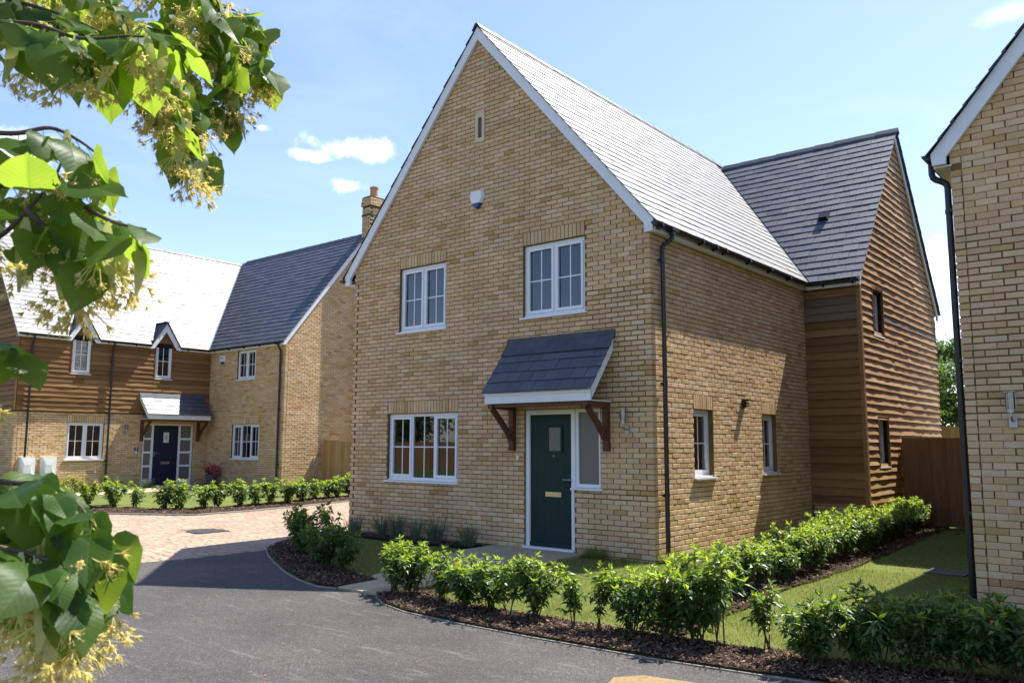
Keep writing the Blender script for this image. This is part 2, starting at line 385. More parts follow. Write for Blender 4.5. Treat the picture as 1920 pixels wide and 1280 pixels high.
def parent_loc(o):
    while o.parent: o = o.parent
    return Vector(o.location)
def tag(o, label=None, cat=None, group=None, kind=None):
    if label: o['label'] = label
    if cat: o['category'] = cat
    if group: o['group'] = group
    if kind: o['kind'] = kind
    return o
def thing(name, loc, label, cat, group=None):
    o = bpy.data.objects.new(name, None); o.location = loc; o.empty_display_size = .2; col.objects.link(o)
    return tag(o, label, cat, group)
def piece(name, me, loc, rot, parent):
    """an object sharing mesh data; loc is a world position"""
    o = bpy.data.objects.new(name, me); o.parent = parent
    L = Vector(loc) - parent_loc(parent)
    if rot is None: o.location = L
    else: o.matrix_local = Matrix.Translation(L) @ rot.to_4x4()
    col.objects.link(o); return o
def new_mesh(name, vs, fs, m, smooth=False):
    me = bpy.data.meshes.new(name); me.from_pydata([tuple(v) for v in vs], [], fs); me.materials.append(m)
    if smooth: me.polygons.foreach_set('use_smooth', [True]*len(me.polygons))
    me.update(); return me

class Frame:
    """a wall or roof plane: O origin, U along, V up (or up the slope), N outward"""
    def __init__(s, O, U, V, N=None):
        s.O = Vector(O); s.U = Vector(U).normalized(); s.V = Vector(V).normalized(); s.N = s.U.cross(s.V)
        s.rot = Matrix((s.U, s.V, s.N)).transposed()
    def p(s, u, v, d=0): return s.O + s.U*u + s.V*v + s.N*d
    def box(s, mb, u0, u1, v0, v1, d0, d1):
        c = [s.p(u, v, d) for d in (d0, d1) for v in (v0, v1) for u in (u0, u1)]
        mb.add(c, [(0, 2, 3, 1), (4, 5, 7, 6), (0, 1, 5, 4), (2, 6, 7, 3), (0, 4, 6, 2), (1, 3, 7, 5)])

BR_F = [(0, 1, 2, 3), (4, 5, 1, 0), (5, 6, 2, 1), (6, 7, 3, 2), (7, 4, 0, 3), (8, 9, 5, 4), (9, 10, 6, 5), (10, 11, 7, 6), (11, 8, 4, 7)]
def brick_verts(w, h, depth, rnd, c=.005, j=.0022):
    """a hand-made brick with worn front arrises; local: u from 0 to w, v from 0 to h, front at d=0"""
    J = lambda a: rnd.uniform(-a, a)
    d = J(.0025)
    o = []
    for (u, v) in ((0, 0), (w, 0), (w, h), (0, h)):
        o.append((u + (c if u == 0 else -c) + J(.001), v + (c if v == 0 else -c) + J(.001), d + J(.0008)))
    for (u, v) in ((0, 0), (w, 0), (w, h), (0, h)): o.append((u + J(j), v + J(j*.8), d-c+J(.001)))
    for (u, v) in ((0, 0), (w, 0), (w, h), (0, h)): o.append((u, v, -depth))
    return o

def subtract(iv, a, b):
    o = []
    for (x, y) in iv:
        if b <= x or a >= y: o.append((x, y)); continue
        if a > x: o.append((x, a))
        if b < y: o.append((b, y))
    return o

def wall_bricks(F, L, z0, z1, zoff, openings=(), soldiers=(), cl=None, cr=None, align='L', outline=None):
    """records (F,u0,u1,v0,v1,vertical) of a stretcher-bond wall. cl/cr: parity of courses that run through at a convex corner"""
    rec = []; k = 0
    k0 = int(math.floor((z0-zoff)/.075))
    k = k0
    while True:
        a = zoff + k*.075
        if a + .075 > z1 + .001: break
        if a < z0 - .001: k += 1; continue
        v0, v1 = a+.005, a+.070; par = k % 2; mid = a+.0375
        lo = 0 if cl is None or par == cl or (outline and mid > 4.76) else .1125
        hi = L if cr is None or par == cr or (outline and mid > 4.76) else L-.1125
        if outline:
            ra, rb = outline(a+.075); lo = max(lo, ra); hi = min(hi, rb)
        iv = [(lo, hi)] if hi > lo else []
        for (u0, u1, q0, q1) in openings:
            if q0 < mid < q1: iv = subtract(iv, u0-.004, u1+.004)
        for (u0, u1, q0) in soldiers:
            if q0 < mid < q0+.225: iv = subtract(iv, u0-.004, u1+.004)
        ph = 0 if par == 0 else .1125
        for (x, y) in iv:
            if align == 'L': s = ph + math.floor((x-ph)/.225)*.225
            else:
                n = math.ceil((L-ph-x)/.225); s = L-ph-n*.225
            while s < y:
                b0 = max(s, x) + (.005 if max(s, x) > .001 else 0); b1 = min(s+.225, y) - (.005 if min(s+.225, y) < L-.001 else 0)
                if b1-b0 > .028: rec.append((F, b0, b1, v0, v1))
                s += .225
        k += 1
    for (u0, u1, q0) in soldiers:
        n = max(2, round((u1-u0)/.075)); w = (u1-u0)/n
        for i in range(n): rec.append((F, u0+i*w+.005, u0+(i+1)*w-.005, q0+.006, q0+.221))
    return rec

def backing(mb, F, L, z0, z1, openings=(), d0=-.30, d1=-.009, e0=.012, e1=.012, apex=None):
    us = sorted({e0, L-e1} | {min(max(o[i], e0), L-e1) for o in openings for i in (0, 1)})
    vs = sorted({z0, z1} | {min(max(o[i], z0), z1) for o in openings for i in (2, 3)})
    for i in range(len(us)-1):
        # merge vertically where possible
        run = None
        for j in range(len(vs)-1):
            um, vm = (us[i]+us[i+1])/2, (vs[j]+vs[j+1])/2
            solid = not any(o[0] < um < o[1] and o[2] < vm < o[3] for o in openings)
            if solid: run = [vs[j], vs[j+1]] if run is None else [run[0], vs[j+1]]
            if (not solid or j == len(vs)-2) and run:
                F.box(mb, us[i], us[i+1], run[0], run[1], d0, d1); run = None
    if apex:
        ua, va = apex
        mb.prism([F.p(e0, z1, d0), F.p(L-e1, z1, d0), F.p(ua, va, d0)], F.N*(d1-d0))

def pix_area(F, u0, u1, v0, v1):
    if (CAM - F.p(u0, v0)).dot(F.N) <= 0: return 0
    q = [project(F.p(a, b)) for a, b in ((u0, v0), (u1, v0), (u1, v1), (u0, v1))]
    if any(x is None for x in q): return 0
    cx = sum(x[0] for x in q)/4; cy = sum(x[1] for x in q)/4
    if not (0 < cx < 1920 and 0 < cy < 1280): return 0
    return abs(sum(q[i][0]*q[(i+1) % 4][1]-q[(i+1) % 4][0]*q[i][1] for i in range(4)))/2

def lay_bricks(recs, parent, single=300, m=None, keep=None):
    m = m or M.brick
    rnd = random.Random(3)
    sc = []
    for i, r in enumerate(recs):
        a = pix_area(*r)
        if keep and not keep(r): a *= .2
        sc.append((a, i))
    sc.sort(reverse=True); one = {i for a, i in sc[:single] if a > 30}
    mb = MB(); cache = {}
    for i, (F, u0, u1, v0, v1) in enumerate(recs):
        if i in one:
            key = (round(u1-u0, 2), round(v1-v0, 2), rnd.randrange(4))
            if key not in cache: cache[key] = new_mesh('brick', brick_verts(key[0], key[1], .1025, rnd), BR_F, m)
            piece('brick', cache[key], F.p(u0, v0, 0), F.rot, parent)
        else:
            vs = brick_verts(u1-u0, v1-v0, .1025, rnd)
            mb.add([F.p(u0+x, v0+y, d) for x, y, d in vs], BR_F)
    if mb.v: mb.build('brick', m, parent, kind='stuff')

def clip_poly(poly, a, b, c):
    """keep a*u+b*v<=c"""
    o = []
    for i in range(len(poly)):
        p, q = poly[i], poly[(i+1) % len(poly)]
        fp, fq = a*p[0]+b*p[1]-c, a*q[0]+b*q[1]-c
        if fp <= 0: o.append(p)
        if (fp < 0 < fq) or (fq < 0 < fp):
            k = fp/(fp-fq); o.append((p[0]+(q[0]-p[0])*k, p[1]+(q[1]-p[1])*k))
    return o
def area2(p): return sum(p[i][0]*p[(i+1) % len(p)][1]-p[(i+1) % len(p)][0]*p[i][1] for i in range(len(p)))/2

def slate_recs(F, Lw, S, w=.33, g=.212, clips=(), phase=0.0):
    rec = []; r = 0
    while r*g < S-.05:
        v0 = r*g; j = -1
        while True:
            u0 = j*w + (w/2 if r % 2 else 0) + phase
            if u0 > Lw: break
            p = [(u0+.003, v0), (u0+w-.003, v0), (u0+w-.003, v0+g+.045), (u0+.003, v0+g+.045)]
            for c in [(-1, 0, 0), (1, 0, Lw), (0, 1, S)] + list(clips):
                if p: p = clip_poly(p, *c)
            if len(p) >= 3 and abs(area2(p)) > .002: rec.append((F, p, v0, g, abs(u0) < 1e9))
            j += 1
        r += 1
    return rec
def slate_geo(p, v0, g, rnd):
    t0 = rnd.uniform(-.0015, .002); sk = rnd.uniform(-.0025, .0025); low = rnd.uniform(-.003, .003)
    top = []; bot = []
    for (u, v) in p:
        f = (v-v0)/(g+.045); vv = v + (low if f < .02 else 0)
        h = .019 - .015*f + t0 + sk*(u-p[0][0])*2
        top.append((u, vv, h)); bot.append((u, vv, h-.009))
    n = len(p)
    fs = [list(range(n))] + [(i+n, (i+1) % n+n, (i+1) % n, i) for i in range(n)]
    return top+bot, fs
def lay_slates(recs, parent, single=300, m=None):
    m = m or M.slate; rnd = random.Random(5); sc = []
    for i, (F, p, v0, g, _) in enumerate(recs):
        us = [x[0] for x in p]; vs = [x[1] for x in p]
        a = pix_area(F, min(us), max(us), min(vs), max(vs)) if len(p) == 4 else pix_area(F, min(us), max(us), min(vs), max(vs))*.6
        sc.append((a, i))
    sc.sort(reverse=True); one = {i for a, i in sc[:single] if a > 25}
    mb = MB(); cache = {}
    for i, (F, p, v0, g, _) in enumerate(recs):
        if i in one:
            u0 = min(x[0] for x in p); q = [(x-u0, y-v0) for x, y in p]
            key = (tuple((round(x, 3), round(y, 3)) for x, y in q), rnd.randrange(4))
            if key not in cache:
                vs, fs = slate_geo(q, 0, g, rnd); cache[key] = new_mesh('slate', vs, fs, m)
            piece('slate', cache[key], F.p(u0, v0, 0), F.rot, parent)
        else:
            vs, fs = slate_geo(p, v0, g, rnd); mb.add([F.p(*x) for x in vs], fs)
    if mb.v: mb.build('slate', m, parent, kind='stuff')

def lay_boards(F, L, z0, z1, parent, openings=(), outline=None, ex=.155, m=None, greys=(), maxlen=4.2, seed=1):
    rnd = random.Random(seed); k = 0
    while z0 + k*ex < z1 - .03:
        a = z0 + k*ex; b = min(a+ex+.02, z1); lo, hi = 0, L
        if outline: lo, hi = outline(a+ex*.75); lo = max(lo, 0); hi = min(hi, L)
        iv = [(lo, hi)] if hi-lo > .05 else []
        for (u0, u1, q0, q1) in openings:
            if q0 < a+ex*.5 < q1: iv = subtract(iv, u0, u1)
        seg = []
        for (x, y) in iv:
            if y-x > maxlen:
                c = x + (y-x)*rnd.uniform(.3, .7); seg += [(x, c-.002), (c+.002, y)]
            else: seg.append((x, y))
        for (x, y) in seg:
            if y-x < .04: continue
            n = max(2, int(math.ceil((y-x)/.30))); vs = []; fs = []
            j0 = rnd.uniform(-.006, .006)
            for i in range(n+1):
                u = x+(y-x)*i/n; bz = a + rnd.uniform(-.005, .005) + j0; bd = .044 + rnd.uniform(-.008, .006)
                vs += [F.p(u, bz, .004), F.p(u, bz, bd), F.p(u, b, .011), F.p(u, b, .001)]
            for i in range(n):
                q = i*4
                fs += [(q+1, q+5, q+6, q+2), (q, q+4, q+5, q+1), (q+2, q+6, q+7, q+3)]
            fs += [(0, 1, 2, 3), (n*4+3, n*4+2, n*4+1, n*4)]
            mb = MB(); mb.add(vs, fs)
            gm = M.boardgrey if any(abs(a-gz) < ex*.5 and g0 <= (x+y)/2 <= g1 for gz, g0, g1 in greys) else (m or M.board)
            o = mb.build('board', gm, parent)
        k += 1

def window(house, F, u0, u1, z0, z1, lights, rec=.055, bars=True, sill=True, curtain=None, fixed=(), midw=None, room=1.4):
    fw = .055
    mb = MB()
    F.box(mb, u0+.003, u0+fw, z0+.003, z1-.003, -rec-.06, -rec); F.box(mb, u1-fw, u1-.003, z0+.003, z1-.003, -rec-.06, -rec)
    F.box(mb, u0+fw, u1-fw, z1-fw, z1-.003, -rec-.058, -rec-.002); F.box(mb, u0+fw, u1-fw, z0+.003, z0+fw, -rec-.058, -rec-.002)
    ws = lights if isinstance(lights, (list, tuple)) else [1]*lights
    tot = sum(ws); inner = (u1-u0)-2*fw; x = u0+fw; cells = []
    for i, w in enumerate(ws):
        c0 = x; x += inner*w/tot; cells.append((c0 + (.02 if i else 0), x - (.02 if i < len(ws)-1 else 0)))
        if i < len(ws)-1: F.box(mb, x-.02, x+.02, z0+fw, z1-fw, -rec-.056, -rec-.004)
    wroot = mb.build('window', M.white, house)
    for i, (a, b) in enumerate(cells):
        zb, zt = z0+fw, z1-fw
        if i in fixed: ins = 0
        else:
            ins = .045; mb = MB()
            F.box(mb, a+.004, a+ins, zb+.004, zt-.004, -rec-.05, -rec+.010); F.box(mb, b-ins, b-.004, zb+.004, zt-.004, -rec-.05, -rec+.010)
            F.box(mb, a+ins, b-ins, zt-ins, zt-.004, -rec-.048, -rec+.008); F.box(mb, a+ins, b-ins, zb+.004, zb+ins+.01, -rec-.048, -rec+.008)
            mb.build('sash', M.white, wroot)
        ga, gb, gz0, gz1 = a+ins, b-ins, zb+ins, zt-ins
        mb = MB(); mb.poly([F.p(ga-.002, gz0-.002, -rec-.03), F.p(gb+.002, gz0-.002, -rec-.03), F.p(gb+.002, gz1+.002, -rec-.03), F.p(ga-.002, gz1+.002, -rec-.03)])
        mb.build('pane', M.glass, wroot)
        if bars:
            mb = MB(); um = (ga+gb)/2; zm = (gz0+gz1)/2
            F.box(mb, um-.010, um+.010, gz0, gz1, -rec-.036, -rec-.024); F.box(mb, ga, um-.010, zm-.010, zm+.010, -rec-.035, -rec-.025); F.box(mb, um+.010, gb, zm-.010, zm+.010, -rec-.035, -rec-.025)
            mb.build('glazing_bar', M.white, wroot)
    if sill:
        mb = MB(); F.box(mb, u0-.045, u1+.045, z0-.032, z0-.004, -rec-.01, .045); F.box(mb, u0+.004, u1-.004, z0-.004, z0+.02, -rec-.01, -.02)
        mb.build('sill', M.white, wroot)
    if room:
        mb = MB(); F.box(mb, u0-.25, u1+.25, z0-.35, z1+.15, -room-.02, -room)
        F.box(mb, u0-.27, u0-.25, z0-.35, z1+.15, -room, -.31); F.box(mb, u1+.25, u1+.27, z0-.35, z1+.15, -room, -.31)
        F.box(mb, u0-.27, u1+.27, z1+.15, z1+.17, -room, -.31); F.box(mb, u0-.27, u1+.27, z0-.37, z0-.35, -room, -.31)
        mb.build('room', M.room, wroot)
    if curtain:
        for (a, b, zc0) in curtain:
            mb = MB(); n = 24; top = z1-.02
            for i in range(n):
                ua, ub = a+(b-a)*i/n, a+(b-a)*(i+1)/n
                da, db = -.22-.025*sin(i*1.9), -.22-.025*sin((i+1)*1.9)
                mb.poly([F.p(ua, zc0, da), F.p(ub, zc0, db), F.p(ub, top, db), F.p(ua, top, da)])
            mb.build('curtain', M.curtain, wroot, smooth=True)
    return wroot

def gutter(house, a, b, nrm, ends=True, brackets=None):
    """half-round gutter from a to b; nrm: outward horizontal; a,b: top back edge"""
    a, b, nrm = Vector(a), Vector(b), Vector(nrm); mb = MB(); prof = []
    r = .056; n = 7
    for i in range(n+1):
        t = pi*i/n; prof.append((r - r*cos(t), -r*sin(t)*1.05))
    inn = [(r-(r-.006)*cos(pi*i/n), -(r-.006)*sin(pi*i/n)*1.05) for i in range(n+1)][::-1]
    pr = prof+inn
    L = (b-a).length; vs = []; m_ = len(pr)
    for P in (a, b):
        for (x, z) in pr: vs.append(P + nrm*x + Vector((0, 0, z)))
    fs = [(i, (i+1) % m_, (i+1) % m_+m_, i+m_) for i in range(m_)]
    fs2 = [tuple(range(n+1))[::-1], tuple(range(m_, m_+n+1))]
    mb.add(vs, fs+fs2)
    d = (b-a).normalized(); cnt = int(L/.95)
    ts = brackets if brackets is not None else [(.25 + i*.95) for i in range(cnt+1) if .25+i*.95 < L-.05]
    for t in ts:
        p = a + d*t
        mb.bar(p + nrm*.004 + Vector((0, 0, -.05)), p + nrm*.112 + Vector((0, 0, -.02)), .028, .085)
    return mb.build('gutter', M.black, house)

def downpipe(house, pts, N_out, clips, r=.034, wall_d=.07):
    mb = MB(); P = []
    for i, p in enumerate(pts): P.append(Vector(p))
    # soften the bends
    Q = [P[0]]
    for i in range(1, len(P)-1):
        a = P[i] + (P[i-1]-P[i]).normalized()*.05; c = P[i] + (P[i+1]-P[i]).normalized()*.05
        Q += [a, P[i]*.5 + (a+c)*.25, c]
    Q.append(P[-1]); mb.tube(Q, r, 12)
    for z in clips:
        x, y = P[-1].x, P[-1].y; Nn = Vector(N_out); s = Vector((-Nn.y, Nn.x, 0))
        mb.tube([(x, y, z-.022), (x, y, z+.022)], r+.007, 12)
        mb.bar(Vector((x, y, z)) - s*(r+.03) - Nn*.03, Vector((x, y, z)) + s*(r+.03) - Nn*.03, .025, .035)
    return mb.build('downpipe', M.black, house, smooth=False)

def ridge_line(parent, a, b, slope, n=None, drop=.15):
    """angle ridge tiles along a-b, each tile a part"""
    a, b = Vector(a), Vector(b); d = (b-a); L = d.length; d.normalize(); s = d.cross(Vector((0, 0, 1))).normalized()
    n = n or max(1, round(L/.45)); w = L/n
    k = Vector((0, 0, -slope)); vs = []
    ang = math.atan(slope)
    def section(t, lift):
        P = a + d*t + Vector((0, 0, lift)); o = []
        e1 = s*cos(ang)*drop + Vector((0, 0, -sin(ang)*drop)); e2 = -s*cos(ang)*drop + Vector((0, 0, -sin(ang)*drop)); th = Vector((0, 0, -.022))
        r1 = s*.02+Vector((0, 0, -.006)); r2 = -s*.02+Vector((0, 0, -.006))
        return [P+e1, P+r1, P+r2, P+e2, P+e2+th, P+th, P+e1+th]
    rnd = random.Random(9)
    me_cache = {}
    for i in range(n):
        l = rnd.uniform(0, .006); A = section(i*w+.003, l+.010); B = section((i+1)*w-.003+.012, l)
        m_ = 7; fs = [(j, j+m_, (j+1) % m_+m_, (j+1) % m_) for j in range(m_)] + [tuple(range(m_)), tuple(range(m_, 2*m_))[::-1]]
        mb = MB(); mb.add(A+B, fs); mb.build('ridge_tile', M.ridge, parent)

def coach_lamp(house, F, u, z):
    """steel wall lantern: plate, crooked arm, clear cylinder and flat cap"""
    mb = MB(); F.box(mb, u-.038, u+.038, z-.17, z-.06, 0, .02)
    mb.tube([F.p(u, z-.10, .02), F.p(u, z-.10, .09), F.p(u, z-.06, .12), F.p(u, z-.01, .12)], .012, 8)
    mb.tube([F.p(u, z-.02, .12), F.p(u, z+.02, .12)], .035, 14)
    mb.tube([F.p(u, z+.19, .12), F.p(u, z+.198, .12)], .072, 18)
    mb.tube([F.p(u, z+.02, .12), F.p(u, z+.10, .12)], .015, 8)
    for a in range(3): mb.tube([F.p(u+.05*cos(a*2.1), z+.02, .12+.05*sin(a*2.1)), F.p(u+.05*cos(a*2.1), z+.19, .12+.05*sin(a*2.1))], .004, 5)
    l = mb.build('wall_lamp', M.steel, house)
    mb = MB(); mb.tube([F.p(u, z+.02, .12), F.p(u, z+.19, .12)], .045, 16, caps=False); mb.build('lamp_glass', M.glass, l, smooth=True)
    return l
def alarm_box(house, F, u, z, print_=False):
    """bell box: white shield tapering to a blue lower edge"""
    out = [(-.13, .17), (.13, .17), (.145, .05), (.10, -.06), (-.10, -.06), (-.145, .05)]
    mb = MB(); 
    A = [F.p(u+x, z+y, .0) for x, y in out]; B = [F.p(u+x*.9, z+y*.93, .075) for x, y in out]
    n = 6; mb.add(A+B, [tuple(range(n, 2*n))[::-1]] + [(i, i+n, (i+1) % n+n, (i+1) % n) for i in range(n)])
    box = mb.build('alarm_box', M.white, house)
    low = [(-.098, -.064), (.098, -.064), (.055, -.125), (0, -.15), (-.055, -.125)]
    mb = MB(); A = [F.p(u+x, z+y, .0) for x, y in low]; B = [F.p(u+x*.9, z-.064+(y+.064)*.9, .068) for x, y in low]
    n = 5; mb.add(A+B, [tuple(range(n, 2*n))[::-1]] + [(i, i+n, (i+1) % n+n, (i+1) % n) for i in range(n)])
    mb.build('alarm_lens', M.blueplastic, box)
    if print_:
        mb = MB()
        for i, (a, b) in enumerate(((-.07, -.045), (-.035, -.01), (0, .025), (.035, .065))): F.box(mb, u+a, u+b, z+.06, z+.10, .074, .077)
        F.box(mb, u-.06, u+.06, z+.025, z+.038, .074, .077)
        mb.build('alarm_print', M.purple, box)
    return box
def text_part(name, s, F, u, z, d, size, m, parent):
    cu = bpy.data.curves.new(name, 'FONT'); cu.body = s; cu.size = size; cu.align_x = 'CENTER'; cu.align_y = 'CENTER'; cu.extrude = .001
    cu.materials.append(m); o = bpy.data.objects.new(name, cu); col.objects.link(o)
    bpy.context.view_layer.update()
    me = bpy.data.meshes.new_from_object(o.evaluated_get(bpy.context.evaluated_depsgraph_get())); bpy.data.objects.remove(o)
    o = bpy.data.objects.new(name, me); col.objects.link(o); o.parent = parent
    o.matrix_local = Matrix.Translation(F.p(u, z, d)-parent_loc(parent)) @ F.rot.to_4x4()
    return o

# ------------------------------------------------------------------ ground shape
def ss(a, b, x):
    t = min(1, max(0, (x-a)/(b-a))); return t*t*(3-2*t)
def gz(x, y):
    A = -0.14*(1-ss(-4.4, -.5, y)); B = min(.2, max(-.14, -.14+(-8-x)/10*.34)); w = ss(-6, -8.5, x)
    w = 1-ss(-8.5, -6, x)
    return A*(1-w)+B*w
def sheet(name, pts, m, dz, step=.5, label=None, kind='structure', parent=None, edge=0.0):
    pts = [Vector((p[0], p[1])) for p in pts]
    x0, x1 = min(p.x for p in pts), max(p.x for p in pts); y0, y1 = min(p.y for p in pts), max(p.y for p in pts)
    V = list(pts); n = len(pts); E = [(i, (i+1) % n) for i in range(n)]
    nx, ny = int((x1-x0)/step), int((y1-y0)/step)
    for i in range(1, nx+1):
        for j in range(1, ny+1):
            V.append(Vector((x0+i*step-.01*(j % 2), y0+j*step)))
    vo, eo, fo, _, _, _ = delaunay_2d_cdt(V, E, [list(range(n))], 1, 1e-5)
    mb = MB(); mb.v = [(p.x, p.y, gz(p.x, p.y)+dz) for p in vo]; mb.f = [list(f) if area2([vo[i] for i in f]) > 0 else list(f)[::-1] for f in fo]
    if edge:
        for i in range(n):
            a, b = pts[i], pts[(i+1) % n]
            mb.poly([(a.x, a.y, gz(a.x, a.y)+dz), (b.x, b.y, gz(b.x, b.y)+dz), (b.x, b.y, gz(b.x, b.y)+dz-edge), (a.x, a.y, gz(a.x, a.y)+dz-edge)])
    return mb.build(name, m, parent, kind=kind if parent is None else None)
def inside(p, poly):
    x, y = p; c = False; n = len(poly)
    for i in range(n):
        x1, y1 = poly[i][:2]; x2, y2 = poly[(i+1) % n][:2]
        if (y1 > y) != (y2 > y) and x < (x2-x1)*(y-y1)/(y2-y1)+x1: c = not c
    return c

# ------------------------------------------------------------------ ground, road and paving
big = MB()
NG = 26
def gxs(a, b, n): return [a+(b-a)*i/n for i in range(n+1)]
xs = [-900, -400, -150, -60] + gxs(-40, 30, 70) + [60, 150, 400, 900]
ys = [-900, -400, -150, -60] + gxs(-30, 40, 70) + [60, 150, 400, 900]
for y in ys:
    for x in xs: big.v.append((x, y, gz(x, y)-.05))
for j in range(len(ys)-1):
    for i in range(len(xs)-1):
        a = j*len(xs)+i; big.f.append([a, a+1, a+1+len(xs), a+len(xs)])
big.build('ground', M.earth, kind='structure')

KERB_R = [(-1.69, -3.66), (-1.25, -3.93), (-.72, -4.08), (.1, -4.13), (1.06, -4.13), (2.4, -4.09), (3.21, -4.0), (4.6, -3.80), (7, -3.45), (12, -2.7)]
KERB_L = [(-2.42, -3.66), (-2.75, -3.72), (-3.3, -3.58), (-3.95, -3.33), (-4.7, -2.98), (-5.4, -2.62), (-5.95, -2.28), (-6.4, -1.7), (-6.75, -1.0), (-6.95, -.2), (-7.0, 1.0)]
road_poly = [(-5.95, -2.28), (-6.30, -3.3), (-6.68, -4.55), (-7.5, -7.0), (-9.5, -12), (-12, -20), (-14, -34), (40, -34), (40, 1), (12, -2.7)] + KERB_R[::-1][1:] + KERB_L[:6]
sheet('road', road_poly, M.road, 0.0, .5)
pave_poly = [(-5.95, -2.28), (-6.4, -1.7), (-6.75, -1.0), (-6.95, -.2), (-7.0, 1.0), (-7.0, 12.0), (-12.9, 12.0), (-13.0, 5.25), (-12.56, 3.17), (-12.28, 1.5), (-12.22, .08), (-12.7, -.55), (-13.81, -1.64), (-16, -2.6), (-22, -3.5), (-24, -9), (-8.2, -9), (-7.5, -7.0), (-6.68, -4.55), (-6.30, -3.3)]
pb = sheet('block_paving', pave_poly, M.sand, -.012, .5)
# clay-coloured setts laid in running bond, tumbled edges
recs = []; rr = random.Random(21)
jx = 0
x = -20.0
while x < -5.8:
    y = -8.5 + (.105 if jx % 2 else 0)
    ln = .0
    while y < 11.0:
        w = rr.choice((.20, .20, .16, .24))
        c = (x+.07, y+w/2)
        if inside(c, pave_poly): recs.append((x+.003, x+.137, y+.003, y+w-.003))
        y += w
    x += .14; jx += 1
def paver_geo(w, l, rnd):
    J = lambda a: rnd.uniform(-a, a)
    t = [(.006, .006), (w-.006, .006), (w-.006, l-.006), (.006, l-.006)]; e = [(0, 0), (w, 0), (w, l), (0, l)]
    h = J(.0025)
    vs = [(a, b, h+J(.001)) for a, b in t] + [(a+J(.002), b+J(.002), h-.006) for a, b in e] + [(a, b, -.02) for a, b in e]
    fs = [(0, 1, 2, 3)] + [(i+4, (i+1) % 4+4, (i+1) % 4, i) for i in range(4)] + [(i+8, (i+1) % 4+8, (i+1) % 4+4, i+4) for i in range(4)]
    return vs, fs
def dist_key(r):
    q = project(((r[0]+r[1])/2, (r[2]+r[3])/2, 0))
    if q is None or not (225 < q[0] < 655 and 925 < q[1] < 1075): return 1e9
    return (Vector((r[0], r[2], 0))-CAM).length
order = sorted(range(len(recs)), key=lambda i: dist_key(recs[i])); one = set(order[:300])
mb = MB(); cache = {}
for i, (x0, x1, y0, y1) in enumerate(recs):
    zc = gz((x0+x1)/2, (y0+y1)/2)
    if abs((x0+x1)/2+9.65) < .34 and abs((y0+y1)/2+1.21) < .34: continue
    if i in one:
        k = (round(y1-y0, 2), rr.randrange(4))
        if k not in cache: cache[k] = new_mesh('paving_block', *paver_geo(.134, k[0], rr), M.paver)
        piece('paving_block', cache[k], (x0, y0, zc), None, pb)
    else:
        vs, fs = paver_geo(x1-x0, y1-y0, rr); mb.add([(x0+a, y0+b, zc+c) for a, b, c in vs], fs)
mb.build('paving_block', M.paver, pb, kind='stuff')
def cover(x, y, s, z, label, rot=0):
    mb = MB(); mb.box(x-s, x+s, y-s, y+s, z-.03, z); o = mb.build('drain_cover', M.cover)
    tag(o, label, 'drain cover')
    mb = MB(); w = .04
    mb.box(x-s-w, x+s+w, y-s-w, y-s, z-.03, z+.004); mb.box(x-s-w, x+s+w, y+s, y+s+w, z-.03, z+.004); mb.box(x-s-w, x-s, y-s, y+s, z-.03, z+.0035); mb.box(x+s, x+s+w, y-s, y+s, z-.03, z+.0035)
    mb.build('rim', M.cover, o)
    mb = MB()
    for i in range(6):
        for j in range(6):
            a = x-s*.85+s*1.7*i/5; b = y-s*.85+s*1.7*j/5; mb.box(a-.02, a+.02, b-.02, b+.02, z, z+.005)
    mb.build('tread', M.cover, o)
cover(-9.65, -1.21, .30, gz(-9.65, -1.21)+.004, 'square iron drain cover set in the block paving')
cover(3.37, 1.70, .20, .035, 'small square inspection cover in the lawn by the right-hand house')

def edging(name, pts, parent=None, w=.05, up=.03):
    mb = MB()
    for i in range(len(pts)-1):
        a, b = Vector(pts[i]), Vector(pts[i+1]); d = (b-a); L = d.length; d.normalize(); s = Vector((-d.y, d.x))
        n = max(1, round(L/.9))
        for k in range(n):
            p, q = a + d*(L*k/n+.003), a + d*(L*(k+1)/n-.003)
            c = [p-s*w*.5, q-s*w*.5, q+s*w*.5, p+s*w*.5]
            zt = [gz(v.x, v.y)+up for v in c]
            mb.add([(v.x, v.y, z) for v, z in zip(c, zt)] + [(v.x, v.y, z-.15) for v, z in zip(c, zt)], [(0, 1, 2, 3), (4, 5, 1, 0), (5, 6, 2, 1), (6, 7, 3, 2), (7, 4, 0, 3)])
    return mb.build(name, M.kerb, parent, kind='structure')
edging('kerb', KERB_R, up=.012)
edging('kerb', KERB_L[:7], up=.018, w=.04)
edging('kerb', [(-22, -3.5), (-16, -2.6), (-13.81, -1.64), (-12.7, -.55), (-12.22, .08), (-12.28, 1.5), (-12.56, 3.17), (-13.0, 5.25), (-12.9, 12)], up=.035, w=.07)

# lawns
sheet('lawn', KERB_R[:9] + [(7, 9), (1.0, 9.5), (.02, 6.1), (.02, 0), (-1.14, -.02), (-1.14, -1.0)], M.lawn, .016, .3)
sheet('lawn', KERB_L[:10] + [(-6.8, .0), (-2.95, -.02), (-2.95, -1.0)], M.lawn, .014, .3)
sheet('lawn', [(-24, -8), (-22, -3.5), (-16, -2.6), (-13.81, -1.64), (-12.7, -.55), (-12.22, .08), (-12.28, 1.5), (-12.56, 3.17), (-13.0, 5.25), (-13.0, 7.6), (-17.4, 7.6), (-17.48, 6.05), (-22.1, 6.05), (-22.1, -.4), (-30, -.4), (-30, -6)], M.lawn, .02, .5)
